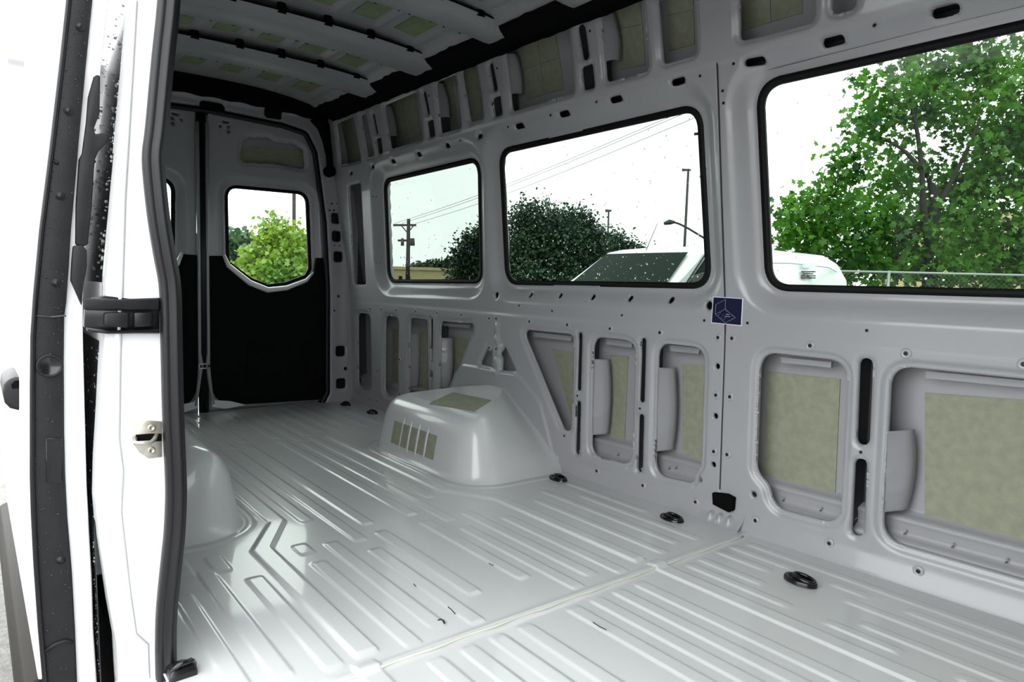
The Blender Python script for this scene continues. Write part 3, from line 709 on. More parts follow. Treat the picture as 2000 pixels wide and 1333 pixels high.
# ---------------------------------------------------------------- rear doors
def rear_door(name, sgn, label, split=1.085):
    d = struct(name, label, 'door'); Y0 = 4.37
    X = (lambda x: x) if sgn > 0 else (lambda x: 2*split-x-.018)
    pl = lambda U, V, off: np.stack([X(U), Y0+off+0*V, V], -1)
    win = [R_(px, py, 4.40) for px, py in ((440, 361), (602, 376), (608, 525), (600, 541), (560, 556), (522, 561), (490, 548), (443, 513))]
    win = round_poly(win, [.07, .07, .03, .03, .05, .05, .06, .03], 7)
    hole = [R_(a, b, 4.37) for a, b in crop(320, 180, 2.898, [(452, 272), (480, 255), (596, 257), (628, 282), (742, 292), (792, 326), (800, 425), (782, 436), (622, 404), (455, 398), (432, 372)])]
    f = [(win, True, lip(.035, .006, .065), .07), (round_poly(hole, .012, 3), True, lip(.008, .006, .03), .032)]
    f += [(circle(R_(a, b, 4.37), .011, 10), True, None, .01) for a, b in crop(320, 180, 2.898, [(320, 192), (367, 198), (367, 226)])]
    f.append((round_poly([R_(a, b, 4.37) for a, b in crop(320, 180, 2.898, [(325, 160), (378, 166), (360, 182), (335, 178)])], .004, 3), True, None, .01))
    sheet('inner_panel', grid(1.112, 1.852, .0065), grid(.02, 1.80, .0065), f, pl, 'paint', d)
    mb = MB(); pts = [(X(1.10), 4.44, 1.30), (X(1.86), 4.44, 1.30), (X(1.82), 4.44, 1.82), (X(1.10), 4.44, 1.83)]
    pts = [(1.08, .0), (1.86, .0), (1.86, .8), (1.84, 1.25), (1.75, 1.82), (1.08, 1.83)]
    sk = lambda U, V, off: np.stack([X(U), 4.435+off+0*V, V], -1)
    sheet('outer_skin', grid(1.092, 1.86, .014), grid(-.02, 1.83, .014), [(win, True, None, .01)], sk, 'skin_paint', d, edge=.004)
    mb = MB(); mb.add([(X(a), 4.432, b) for a, b in (R_(470, 283, 4.43), R_(592, 292, 4.43), R_(592, 322, 4.43), R_(470, 318, 4.43))], [(0, 1, 2, 3)]); mb.build('damping_pad', 'pad', d)
    ring_frame(inset(win, -.004), inset(win, .016), lambda p, t: (X(p[0]), Y0+.052-t, p[1]), 'gasket', 'gasket', d, .018)
    mb = MB(); g = inset(win, .010); mb.add([(X(a), Y0+.048, b) for a, b in g], [tuple(range(len(g)))]); mb.build('pane', 'glass_clear', d)
    # black lower trim with its white rim round the window foot
    low = [(408, 500), (436, 500), (445, 522), (487, 556), (522, 572), (560, 568), (600, 553), (614, 536), (618, 504), (633, 504), (640, 600), (641, 765), (630, 781), (470, 791), (428, 786), (413, 760), (409, 700)]
    low = np.array([R_(a, b, 4.35) for a, b in low])
    lp = round_poly(low, [.003, .003, .05, .1, .08, .1, .06, .04, .003, .003, .03, .05, .06, .1, .08, .05, .03], 5)
    mb = MB(); mb.prism([(X(a), 4.352, b) for a, b in lp], [(X(a), 4.38, b) for a, b in lp]); tr = mb.build('lower_trim_panel', 'black_trim', d)
    mb = MB(); a, b = R_(483, 672, 4.35); c, e = R_(601, 742, 4.35)
    for lo, hi in (((a, b-.012), (c, b)), ((a, e), (c, e+.012)), ((a, e), (a+.012, b)), ((c-.012, e), (c, b))):
        x0, x1 = sorted((X(lo[0]), X(hi[0]))); z0, z1 = sorted((lo[1], hi[1])); mb.box((x0, 4.347, z0), (x1, 4.3535, z1))
    mb.build('pocket_outline', 'black_trim', tr)
    rim = [(437, 498), (446, 519), (488, 553), (523, 567), (560, 563), (598, 548), (612, 532)]
    rim = [R_(a, b, 4.35) for a, b in rim]
    mb = MB(); mb.tube([(X(a), 4.35, b) for a, b in rim], [.01, .015, .018, .018, .015, .010, .006], 10); mb.build('window_rim', 'white_body', d, True)
    # door edge with latch plate and hinge foot
    edge = [R_(px, py, 4.35) for px, py in ((401, 240), (402, 500), (404, 690), (402, 712), (405, 735), (409, 765), (414, 790))]
    mb = MB(); mb.tube([(X(a+.010), 4.353, b) for a, b in edge], [.012, .010, .010, .016, .012, .010, .010], 8); mb.build('door_edge', 'paint', d, True)
    foot = [R_(px, py, 4.35) for px, py in ((414, 795), (412, 770), (420, 782), (450, 784), (480, 791), (440, 799))]
    mb = MB(); mb.prism([(X(a), 4.346, b) for a, b in foot], [(X(a), 4.36, b) for a, b in foot]); mb.build('corner_plate', 'white_body', d)
    x, z = R_(407, 715, 4.35); mb = MB(); mb.tube([(X(x), 4.335, z), (X(x), 4.36, z)], .008, 10); mb.build('latch_bolt', 'dark_steel_hole_shade', d)
    return d
rear_door('door_2', 1, 'rear door with a cut corner window and black lower trim, beside the pillar')
d1 = rear_door('door_1', -1, 'rear door half hidden behind the black rubber door seal')
mb = MB(); mb.tube([(1.078, 4.375, .0), (1.074, 4.375, 1.80)], .030, 8); mb.build('centre_seal', 'rubber', d1, True)
x, z = R_(394, 715, 4.35); mb = MB()
for lo, hi in (((x-.022, z-.016), (x+.02, z-.010)), ((x-.022, z+.010), (x+.02, z+.016)), ((x-.022, z-.016), (x-.016, z+.016))): mb.box((lo[0], 4.33, lo[1]), (hi[0], 4.345, hi[1]))
mb.build('latch_hook', 'white_body', d1)

# ---------------------------------------------------------------- near side: body pillar, rear quarter, closing panels
wall_l = struct('wall_left', 'white body pillar and side of the van at the open sliding door', 'wall')
def PY(px, py, y): return tuple(hit(px, py, 1, y))
seal_px = [(336, -260), (333, -120), (330, 0), (318, 120), (306, 250), (300, 300), (301, 340), (310, 425), (322, 500), (331, 550), (334, 600), (335, 660), (338, 800), (343, 920), (344, 970), (341, 1040), (336, 1089), (326, 1190), (324, 1260), (325, 1333), (326, 1400)]
jamb_l = [(268, -260), (262, -120), (256, 0), (245, 130), (222, 380), (207, 560), (205, 650), (200, 720), (196, 800), (190, 900), (188, 980), (195, 1060), (215, 1190), (228, 1260), (232, 1333), (236, 1400)]
sp = [PY(a, b, 1.535) for a, b in seal_px]; jp = [PY(a, b, 1.535) for a, b in jamb_l]
ol = jp+sp[::-1]
mb = MB(); mb.prism(ol, [(a, 1.60, c) for a, b, c in ol]); mb.build('door_jamb', 'white_body', wall_l)
fold = [(262, 0), (240, 380), (230, 700), (228, 860), (236, 920), (232, 1000), (250, 1160), (262, 1240), (285, 1260), (290, 1400)]
mb = MB(); mb.tube([PY(a, b, 1.535) for a, b in fold], .006, 8); mb.build('jamb_fold', 'white_body', wall_l, True)
# quarter side behind the jamb
mb = MB(); zs = [-.12, .3, .68, .82]
mb.loft([[(.20, y, -.45), (.185, y, -.12), (.178, y, .3), (.190, y, .60), (.196, y, .70)] for y in (1.58, 4.40)], closed=False); mb.build('lower_side_cladding', 'black_plastic', wall_l)
mb = MB(); mb.loft([[(.196, y, .70), (.20, y, .82)] for y in (1.58, 4.40)], closed=False); mb.loft([[(.275, y, 1.50), (.34, y, 1.72), (.40, y, 1.95)] for y in (1.56, 4.40)], closed=False); mb.loft([[(.34, y, 1.72), (.40, y, 1.95)] for y in (-1.1, 1.56)], closed=False); mb.build('side_skin', 'white_body', wall_l)
mb = MB(); mb.loft([[(.20, y, .82), (.222, y, 1.05), (.275, y, 1.50)] for y in (1.585, 2.75)], closed=False); qg = mb.build('quarter_glass', 'tinted_glass', wall_l)
mb = MB(); mb.loft([[(.20, y, .82), (.222, y, 1.05), (.275, y, 1.50)] for y in (2.75, 4.40)], closed=False); mb.build('rear_side_skin', 'white_body', wall_l)
def samp():
    z = .83+.6*random.random(); return (np.interp(z, [.82, 1.05, 1.5], [.20, .222, .275])-.0005, 1.60+1.1*random.random()**2, z)
drops('water_drops', 450, samp, (-1, 0, .08), 'drop', wall_l, .0015, .004)
def samp():
    z = -.1+.78*random.random(); return (np.interp(z, [-.12, .3, .6, .7], [.185, .178, .19, .196])-.0005, 1.60+1.1*random.random()**2, z)
drops('water_drops', 500, samp, (-1, 0, 0), 'drop', wall_l, .001, .0028)
# closing panels forward of the doorway, sill, bulkhead
mb = MB(); mb.box((.10, -1.1, -.6), (.30, -.05, 1.96)); mb.build('front_pillar_panel', 'white_body', wall_l)
mb = MB(); mb.box((.28, -1.1, 1.70), (.40, 1.55, 1.99)); mb.build('door_header', 'paint', wall_l)
mb = MB(); mb.box((.18, -1.1, -.35), (.30, 1.56, -.012)); mb.build('door_sill', 'white_body', wall_l)
mb = MB(); mb.box((.24, -1.1, -.42), (2.1, 4.4, -.06)); mb.build('underbody', 'black_plastic', floor)
wf = struct('wall_front', 'plain grey bulkhead closing the load space towards the cab', 'wall')
mb = MB(); mb.box((.1, -1.16, -.1), (2.2, -1.1, 2.0)); mb.build('bulkhead_panel', 'paint', wf)
# rubber seal on the flange
seal = tag(empty('trim_1', sp[-1]), 'thick black rubber door seal winding down the edge of the doorway', 'door seal', None, 'structure')
def smooth_path(P, k=6):
    P = [np.array(p) for p in P]; out = []
    for i in range(len(P)-1):
        p0, p1, p2, p3 = P[max(i-1, 0)], P[i], P[i+1], P[min(i+2, len(P)-1)]
        for j in range(k):
            t = j/k; out.append(.5*((2*p1)+(-p0+p2)*t+(2*p0-5*p1+4*p2-p3)*t*t+(-p0+3*p1-3*p2+p3)*t**3))
    out.append(P[-1]); return out
sp2 = smooth_path([PY(a, b, 1.52) for a, b in seal_px])
prof = [(-.0185, .014), (-.0205, .0), (-.019, -.014), (-.013, -.021), (-.008, -.0175), (-.004, -.020), (.001, -.026), (.008, -.028), (.012, -.022), (.0145, -.0175), (.018, -.014), (.0205, -.003), (.0195, .012)]
rings = []
for i, p in enumerate(sp2):
    t = sp2[min(i+1, len(sp2)-1)]-sp2[max(i-1, 0)]; n = np.array([-t[2], 0, t[0]]); n /= np.linalg.norm(n)
    if n[0] < 0: n = -n
    rings.append([p+n*a+np.array([0, b, 0]) for a, b in prof])
mb = MB(); mb.loft(rings, cap0=True, cap1=True); mb.build('rubber_lip', 'rubber', seal, True)
# centre rail for the sliding door, on the pillar
rail = struct('trim_2', 'short black guide rail with roller across the white pillar', 'rail')
def slab(name, pxs, y, d, m, parent, bw=0, smooth=False):
    A = [PY(a, b, y) for a, b in pxs]; mb = MB(); mb.prism(A, [(a, y+d, c) for a, b, c in A]); o = mb.build(name, m, parent)
    if bw: bevel(o, bw)
    return o
slab('rail_channel', [(168, 586), (205, 578), (255, 584), (312, 582), (312, 652), (240, 652), (200, 648), (165, 640)], 1.53, .03, 'gloss_black', rail, .002)
slab('upper_arm', [(163, 582), (200, 586), (312, 584), (312, 606), (205, 607), (165, 606)], 1.515, .02, 'black_plastic', rail, .003)
slab('roller', [(205, 612), (252, 611), (252, 641), (205, 638)], 1.505, .03, 'black_plastic', rail, .004)
slab('roller', [(262, 611), (298, 611), (298, 638), (262, 640)], 1.508, .03, 'rubber', rail, .004)
slab('lower_edge', [(170, 640), (215, 646), (312, 643), (312, 651), (210, 653), (172, 648)], 1.515, .02, 'gloss_black', rail, .002)

# ---------------------------------------------------------------- sliding door, slid back along the body
d3 = struct('door_3', 'white sliding door slid back along the body with a dark grey edge trim', 'door')
YD = 1.605
tl = [(150, -260), (140, -120), (131, 0), (117, 130), (97, 300), (78, 450), (66, 580), (61, 660), (60, 760), (60, 880), (60, 930), (62, 1000), (67, 1100), (76, 1230), (85, 1333), (92, 1420)]
tr = [(200, -260), (190, -120), (181, 0), (168, 130), (152, 300), (139, 450), (130, 590), (126, 620), (125, 700), (126, 850), (128, 930), (132, 1010), (141, 1120), (147, 1230), (151, 1333), (155, 1420)]
we = [(232, -260), (222, -120), (212, 0), (198, 130), (180, 300), (170, 450), (163, 560), (162, 640), (166, 800), (170, 950), (176, 1060), (180, 1130), (183, 1230), (190, 1333), (195, 1420)]
lo_ = [(a-(7 if b < 900 else 10), b) for a, b in tl]
A = [PY(a, b, YD) for a, b in lo_+we[::-1]]
mb = MB(); mb.prism(A, [(a-.01, 2.95, c) for a, b, c in A]); bevel(mb.build('door_shell', 'white_body', d3), .004, 2)
A = [PY(a, b, 1.592) for a, b in tl+tr[::-1]]
mb = MB(); mb.prism(A, [(a, YD+.004, c) for a, b, c in A]); trim = bevel(mb.build('edge_trim', 'black_plastic', d3), .004, 2)
mb = MB(); mb.tube([PY(a+3, b, 1.590) for a, b in tl], .0045, 8); mb.build('trim_lip', 'rubber', trim, True)
for px, py in ((156, 52), (134, 217), (118, 383), (110, 553), (119, 1095), (110, 318)):
    c = np.array(PY(px, py, 1.591)); r = .0065 if px != 110 or py > 400 else .003
    mb = MB(); mb.loft([[c+np.array([r*s*math.cos(t), -h, r*s*math.sin(t)]) for t in np.linspace(0, 2*math.pi, 15)[:-1]] for s, h in ((1.3, 0), (1.2, .0012), (.95, .0015), (.9, .004), (.5, .0055))], cap1=True); mb.build('push_plug', 'rubber', trim, True)
c = np.array(PY(97, 715, 1.590)); ringc = lambda r, h: [c+np.array([r*math.cos(t), -h, r*math.sin(t)]) for t in np.linspace(0, 2*math.pi, 33)[:-1]]
mb = MB(); mb.loft([ringc(.023, -.001), ringc(.022, .003), ringc(.019, .003), ringc(.017, .0005)]); mb.build('recess_ring', 'black_plastic', trim, True)
mb = MB(); mb.loft([ringc(.0172, .001), ringc(.0165, .0002)], cap1=True); mb.build('recess_floor', 'gloss_black', trim, True)
p4 = [PY(a, b, 1.591) for a, b in ((90, 857), (121, 857), (121, 943), (92, 943))]
mb = MB(); mb.tube([p4[0], p4[1], p4[2], p4[3], p4[0]], .0016, 6); mb.build('cover_outline', 'gloss_black', trim, True)
mb = MB(); q = p4; mb.prism([np.array(p)+(0, -.0006, 0) for p in q], [np.array(p)+(0, .002, 0) for p in q]); mb.build('cover_plate', 'black_plastic', trim)
mb = MB(); mb.tube([PY(a, b, 1.590) for a, b in ((72, 618), (100, 620), (129, 617))], .002, 6); mb.build('trim_joint', 'gloss_black', trim)
mb = MB(); mb.tube([PY(a, b, 1.590) for a, b in ((88, 1272), (110, 1258), (130, 1252), (142, 1256))], .004, 6); mb.build('trim_crease', 'black_plastic', trim, True)
def samp():
    k = random.uniform(.05, .95); i = random.uniform(2, len(tl)-2); a = np.array([np.interp(i, range(len(tl)), [p[j] for p in tl]) for j in (0, 1)]); b = np.array([np.interp(i, range(len(tr)), [p[j] for p in tr]) for j in (0, 1)])
    px = a*(1-k)+b*k; return PY(px[0], px[1], 1.5915)
drops('water_drops', 260, samp, (0, -1, 0), 'gloss_black', d3, .0008, .0024)
slab('grab_handle', [(172, 190), (183, 150), (190, 145), (196, 148), (195, 222), (184, 250), (186, 262), (205, 258), (212, 266), (208, 280), (192, 296), (186, 312), (184, 330), (180, 400), (172, 478), (162, 482), (147, 478), (148, 400), (154, 312), (160, 300), (168, 240)], 1.598, .03, 'black_plastic', d3, .003)
slab('guide_cover', [(143, 480), (162, 479), (170, 490), (170, 520), (163, 560), (160, 598), (138, 548), (140, 510)], 1.594, .03, 'black_plastic', d3, .003)
A = [(.095, .025), (.055, .008), (.046, -.03), (.05, -.2), (.11, -.2)]
mb = MB(); mb.prism([(x, 1.604, z) for x, z in A], [(x-.008, 2.95, z) for x, z in A]); bevel(mb.build('side_moulding', 'moulding', d3), .006, 2)
# outside handle: a thick bail standing off the outer skin
def HX(px, py, x): return np.array(hit(px, py, 0, x))
A = [PY(a, b, 1.86) for a, b in ((50, 738), (30, 737), (15, 742), (7, 752), (5, 770), (9, 788), (20, 799), (50, 806))]
mb = MB(); mb.prism(A, [(a, 2.06, c) for a, b, c in A]); hd = bevel(mb.build('outside_handle', 'black_plastic', d3), .008, 3)
A = [PY(a, b, 1.858) for a, b in ((50, 744), (30, 744), (22, 752), (24, 760), (50, 757))]
mb = MB(); mb.prism(A, [(a, 1.87, c) for a, b, c in A]); mb.build('recess_shade_slab', 'matt_black', hd)  # near black slab painted as the shade of the handle recess

# ================================================================ OUTDOORS
GZ = -.68
ground = struct('ground', 'wet grey asphalt lot outside the van', 'ground')
mb = MB(); n = 12
xs = np.linspace(-60, 120, 13)
mb.add([(x, y, GZ) for x in (-150, 150) for y in (-150, 150)], [(0, 2, 3, 1)]); mb.build('asphalt', 'asphalt', ground)

LEAF5 = [(0, -.5), (.16, -.28), (.46, -.30), (.34, -.05), (.5, .18), (.2, .16), (0, .55), (-.2, .16), (-.5, .18), (-.34, -.05), (-.46, -.30), (-.16, -.28)]
LEAF3 = [(0, -.5), (.32, -.1), (.2, .3), (0, .5), (-.2, .3), (-.32, -.1)]
def leaf_cloud(name, P, size, m, parent, shape, droop=.3):
    """P (n,3): one bent leaf outline at every point, joined"""
    n = len(P); k = len(shape); sh = np.array(shape)
    d = rng.normal(size=(n, 3)); d[:, 2] = np.abs(d[:, 2])*.9+.25; d /= np.linalg.norm(d, axis=1)[:, None]
    a = np.cross(d, rng.normal(size=(n, 3))); a /= np.linalg.norm(a, axis=1)[:, None]; b = np.cross(d, a)
    s = size*rng.uniform(.65, 1.25, n)
    V = P[:, None, :]+s[:, None, None]*(sh[None, :, 0, None]*a[:, None, :]+sh[None, :, 1, None]*b[:, None, :]-droop*(sh[None, :, 0, None]**2)*d[:, None, :])
    C0 = P[:, None, :]; V = np.concatenate([V, C0], 1).reshape(-1, 3)
    i = np.arange(n)[:, None]*(k+1); j = np.arange(k)[None, :]
    T = np.stack([i+j, i+(j+1) % k, i+k+0*j], -1).reshape(-1, 3)
    loc = np.array(parent.location)
    return fast_mesh(name, V-loc, T, m, parent, False)
def blob_points(blobs, n, fill=.45, clump=.0, nclump=10):
    """points in ellipsoids (centre, rx, ry, rz), denser at the surface, gathered into sprays"""
    w = np.array([b[1]*b[3] for b in blobs]); w = w/w.sum(); out = []
    for b, k in zip(blobs, rng.multinomial(n if not clump else max(1, n//nclump), w)):
        v = rng.normal(size=(k, 3)); v /= np.linalg.norm(v, axis=1)[:, None]+1e-9; r = rng.uniform(fill**3, 1, k)**(1/3)
        out.append(np.array(b[0])+v*r[:, None]*np.array(b[1:4]))
    P = np.concatenate(out)
    if clump: P = np.repeat(P, nclump, 0)+rng.normal(size=(len(P)*nclump, 3))*clump
    return P
def tree(name, label, px_blobs, depth, n, size, m, shape=LEAF3, trunk_px=None, group=None, clump=0., nclump=10, fill=.45, squash=1., limbs=(), trunk_r=.2, thing_leaves=0, auto=True):
    s = depth/FPX
    blobs = [(at(x, y, depth+dz), r*s, r*s*squash, ry*s) for x, y, r, ry, dz in px_blobs]
    tx = trunk_px if trunk_px is not None else px_blobs[0][0]
    base = at(tx, 560, depth); root = empty(name, (base[0], base[1], GZ)); tag(root, label, 'tree', group)
    cen = np.mean([b[0] for b in blobs], 0)
    mb = MB(); top = np.array([base[0], base[1], GZ]); mb.tube([top, (base[0], base[1], GZ+1.0), (base[0]*.9+cen[0]*.1, base[1]*.9+cen[1]*.1, max(GZ+1.2, cen[2]-.5)), cen], [trunk_r, trunk_r*.85, trunk_r*.7, trunk_r*.3], 8)
    for b in (blobs if auto else ()): mb.tube([np.array([base[0], base[1], max(GZ+.8, cen[2]-1.2)]), (np.array(b[0])+cen)/2, b[0]], [trunk_r*.45, trunk_r*.3, trunk_r*.08], 6)
    mb.build('trunk', 'bark', root, True)
    for pts, r in limbs:
        mb = MB(); mb.tube(smooth_path([at(x, y, depth+dz) for x, y, dz in pts], 4), np.linspace(r, r*.35, (len(pts)-1)*4+1), 8); mb.build('branch', 'bark', root, True)
    P = blob_points(blobs, n, fill, clump, nclump)
    if thing_leaves:
        me = bpy.data.meshes.new('leaf'); k = len(shape)
        me.from_pydata([(x*size, y*size, -.3*x*x*size) for x, y in shape]+[(0, 0, 0)], [], [(i, (i+1) % k, k) for i in range(k)])
        dd = np.linalg.norm(P-CAM, axis=1); order = np.argsort(dd); near = order[:thing_leaves*3]; pick = rng.permutation(near)[:thing_leaves]
        for q in P[pick]:
            o = link('leaf', me, m, root); o.location = tuple(q-np.array(root.location)); o.rotation_euler = (rng.normal()*.6, rng.normal()*.6, rng.uniform(0, 6.28)); k2 = rng.uniform(.8, 1.25); o.scale = (k2, k2, k2)
        P = np.delete(P, pick, 0)
    o = leaf_cloud('foliage', P, size, m, root, shape); o['kind'] = 'stuff'
    return root
maple = [(1560, 425, 45, 55, 0), (1615, 400, 55, 60, 0), (1640, 330, 30, 45, -.3), (1690, 245, 45, 30, 0), (1735, 170, 55, 65, 0), (1720, 260, 55, 40, .3), (1800, 130, 55, 60, .4), (1820, 210, 60, 60, .2), (1760, 320, 60, 50, .2), (1640, 470, 85, 65, .2), (1545, 470, 45, 45, .3), (1720, 420, 70, 60, .5), (1800, 480, 95, 85, 0), (1890, 160, 60, 85, .6), (1955, 110, 60, 60, .3), (1930, 230, 80, 70, .3), (1985, 300, 70, 70, .4), (1900, 330, 70, 60, .2), (1830, 390, 70, 70, .4), (1940, 430, 90, 80, .2), (1890, 520, 110, 60, .5), (1990, 520, 80, 70, .4), (2060, 200, 90, 150, .5), (2080, 420, 100, 150, .3), (1700, 520, 80, 50, .4)]
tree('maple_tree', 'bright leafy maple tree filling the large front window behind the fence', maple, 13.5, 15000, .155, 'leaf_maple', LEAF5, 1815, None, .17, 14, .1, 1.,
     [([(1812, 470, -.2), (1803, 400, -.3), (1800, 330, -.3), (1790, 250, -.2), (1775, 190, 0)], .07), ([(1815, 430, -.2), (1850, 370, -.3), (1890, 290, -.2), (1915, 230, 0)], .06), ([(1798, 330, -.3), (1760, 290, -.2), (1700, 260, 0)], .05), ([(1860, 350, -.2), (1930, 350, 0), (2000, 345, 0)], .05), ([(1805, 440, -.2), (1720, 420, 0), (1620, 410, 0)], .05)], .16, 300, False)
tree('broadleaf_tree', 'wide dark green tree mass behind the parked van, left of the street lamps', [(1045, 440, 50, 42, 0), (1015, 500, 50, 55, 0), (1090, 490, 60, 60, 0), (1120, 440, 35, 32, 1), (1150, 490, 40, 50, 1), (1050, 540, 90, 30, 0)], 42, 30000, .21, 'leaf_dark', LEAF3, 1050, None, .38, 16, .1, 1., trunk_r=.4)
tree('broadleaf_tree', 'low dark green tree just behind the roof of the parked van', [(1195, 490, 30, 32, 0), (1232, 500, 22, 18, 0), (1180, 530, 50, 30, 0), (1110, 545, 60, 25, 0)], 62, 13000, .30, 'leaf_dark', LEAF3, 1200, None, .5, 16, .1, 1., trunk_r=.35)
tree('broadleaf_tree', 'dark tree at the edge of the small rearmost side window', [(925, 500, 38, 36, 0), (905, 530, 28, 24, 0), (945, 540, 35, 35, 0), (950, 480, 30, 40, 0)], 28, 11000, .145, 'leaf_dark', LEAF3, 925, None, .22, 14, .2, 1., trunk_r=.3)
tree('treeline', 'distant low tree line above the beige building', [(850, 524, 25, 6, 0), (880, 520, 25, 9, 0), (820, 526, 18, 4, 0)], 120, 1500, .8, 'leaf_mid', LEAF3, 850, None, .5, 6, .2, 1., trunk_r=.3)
tree('young_tree', 'yellow-green tree behind the rear door window', [(540, 475, 28, 38, 0), (575, 500, 34, 30, 0), (515, 510, 32, 30, 0), (555, 535, 55, 30, -.3), (500, 540, 30, 30, 0), (598, 485, 25, 30, .4), (540, 450, 12, 20, 0)], 15, 6000, .115, 'leaf_bright', LEAF5, 545, None, .16, 7, .2, 1., trunk_r=.1)
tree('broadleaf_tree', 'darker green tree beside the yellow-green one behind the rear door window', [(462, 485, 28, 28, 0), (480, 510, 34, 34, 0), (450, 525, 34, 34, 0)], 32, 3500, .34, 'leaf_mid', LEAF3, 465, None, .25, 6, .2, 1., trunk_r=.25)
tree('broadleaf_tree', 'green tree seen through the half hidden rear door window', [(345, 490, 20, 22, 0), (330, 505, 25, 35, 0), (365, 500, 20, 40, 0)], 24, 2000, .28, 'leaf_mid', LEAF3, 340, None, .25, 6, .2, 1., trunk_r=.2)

# utility pole with two cross arms
D = 48.
def pole_thing(name, label, cat, px0, ytop, depth, r, m, group=None):
    b = at(px0, 560, depth); root = empty(name, (b[0], b[1], GZ)); tag(root, label, cat, group)
    top = at(px0, ytop, depth); mb = MB(); mb.tube([(b[0], b[1], GZ), (b[0], b[1], top[2])], [r, r*.7], 10); mb.build('shaft', m, root, True)
    return root, (b[0], b[1], top[2])
root, top = pole_thing('utility_pole', 'dark utility pole with two cross arms behind the small rearmost window', 'utility pole', 796, 429, D, .17, 'pole_wood')
for yy, x0, x1 in ((440, 768, 813), (470, 777, 808)):
    mb = MB(); mb.tube([at(x0, yy, D-.2), at(x1, yy, D-.2)], .075, 6); arm = mb.build('cross_arm', 'pole_wood', root)
    for x in np.linspace(x0+2, x1-2, 4):
        mb = MB(); mb.tube([at(x, yy, D-.2), at(x, yy-5, D-.2)], [.07, .04], 6); mb.build('insulator', 'lamp_metal', arm)
for x in (786, 802, 807):
    mb = MB(); mb.tube([at(x, 466, D-.3), at(x, 480, D-.3)], [.1, .12], 8); mb.build('cutout_fuse', 'lamp_metal', root, True)
for s_ in (-1, 1):
    mb = MB(); mb.tube([at(796, 455, D-.2), at(796+s_*12, 441, D-.2)], .04, 5); mb.build('brace', 'pole_wood', root)
pole_thing('utility_pole', 'brown pole behind the yellow-green tree in the rear door window', 'utility pole', 574, 240, 34., .11, 'pole_wood')
root, top = pole_thing('utility_pole', 'near utility pole mostly hidden behind the wall pillar, its arm in the middle window corner', 'utility pole', 1432, 150, 24., .14, 'pole_wood')
for yy in (205, 258):
    mb = MB(); mb.tube([at(1356, yy+4, 23.8), at(1470, yy-6, 23.8)], .05, 6); arm = mb.build('cross_arm', 'pole_wood', root)
    for x in (1360, 1368, 1376): mb = MB(); mb.tube([at(x, yy+6, 23.8), at(x+2, yy-8, 23.8)], [.07, .04], 6); mb.build('insulator', 'lamp_metal', arm)
WIRES = [((770, 437), (1375, 200), D-.2, 23.8, 'upper overhead wire crossing the two rear side windows'), ((784, 437), (1368, 208), D-.2, 23.8, 'second overhead wire crossing the two rear side windows'), ((811, 437), (1362, 228), D-.2, 23.8, 'lower overhead wire running from the utility pole cross arm')]
for a, b, d0, d1_, lab in WIRES:
    A, B = at(*a, d0), at(*b, d1_); pts = [A*(1-t)+B*t-np.array([0, 0, .25*math.sin(math.pi*t)]) for t in np.linspace(0, 1, 14)]
    mb = MB(); mb.tube(pts, .012, 4); tag(mb.build('overhead_wire', 'wire_black'), lab, 'cable', 'overhead wires')
# street lamps
root, top = pole_thing('street_lamp', 'tall street lamp with a flat head behind the parked van', 'street lamp', 1333, 333, 30., .075, 'lamp_metal')
mb = MB(); mb.prism([at(x, y, 29.8) for x, y in ((1332, 329), (1350, 331), (1350, 334), (1332, 335))], [at(x, y, 30.2) for x, y in ((1332, 329), (1350, 331), (1350, 334), (1332, 335))]); mb.build('lamp_head', 'lamp_metal', root)
root, top = pole_thing('street_lamp', 'shorter street lamp rising behind the dark trees', 'street lamp', 1183, 412, 85., .16, 'lamp_metal')
mb = MB(); mb.prism([at(x, y, 84.6) for x, y in ((1182, 409), (1195, 410), (1194, 414), (1182, 415))], [at(x, y, 85.4) for x, y in ((1182, 409), (1195, 410), (1194, 414), (1182, 415))]); mb.build('lamp_head', 'lamp_metal', root)
root, top = pole_thing('street_lamp', 'curved arm street lamp just above the white van roof', 'street lamp', 1420, 480, 26., .06, 'lamp_metal')
mb = MB(); mb.tube(smooth_path([at(x, y, 26.) for x, y in ((1420, 490), (1375, 465), (1345, 447), (1325, 437), (1312, 434))], 4), .04, 6); arm = mb.build('curved_arm', 'lamp_metal', root, True)
mb = MB(); mb.tube([at(1318, 434, 26.), at(1308, 434, 26.), at(1297, 437, 26.)], [.05, .11, .06], 8); mb.build('lamp_head', 'lamp_metal', root, True)
# buildings
def building(label, px0, px1, ytop, d0, d1_, wins, m='beige_wall'):
    a, b = at(px0, 560, d0), at(px1, 560, d1_); zt = at((px0+px1)/2, ytop, (d0+d1_)/2)[2]; n = np.array([a[1]-b[1], b[0]-a[0], 0]); n = n/np.linalg.norm(n)*8
    if n@fwd < 0: n = -n
    root = empty('building', (a[0], a[1], GZ)); tag(root, label, 'building')
    mb = MB(); foot = [a, b, b+n, a+n]; mb.prism([(p[0], p[1], GZ) for p in foot], [(p[0], p[1], zt) for p in foot]); mb.build('wall', m, root)
    mb = MB(); f2 = [a-n*.03, b-n*.03, b+n*1.02, a+n*1.02]; mb.prism([(p[0], p[1], zt-.02) for p in f2], [(p[0], p[1], zt+.3) for p in f2]); mb.build('parapet', m, root)
    for (u0, u1, z0, z1, mm, nm) in wins:
        P = [a+(b-a)*u for u in (u0, u1)]; mb = MB(); q = [(P[0], z0), (P[1], z0), (P[1], z1), (P[0], z1)]
        mb.prism([(p[0]-n[0]*.012, p[1]-n[1]*.012, z) for p, z in q], [(p[0]+n[0]*.01, p[1]+n[1]*.01, z) for p, z in q]); mb.build(nm, mm, root)
    return root
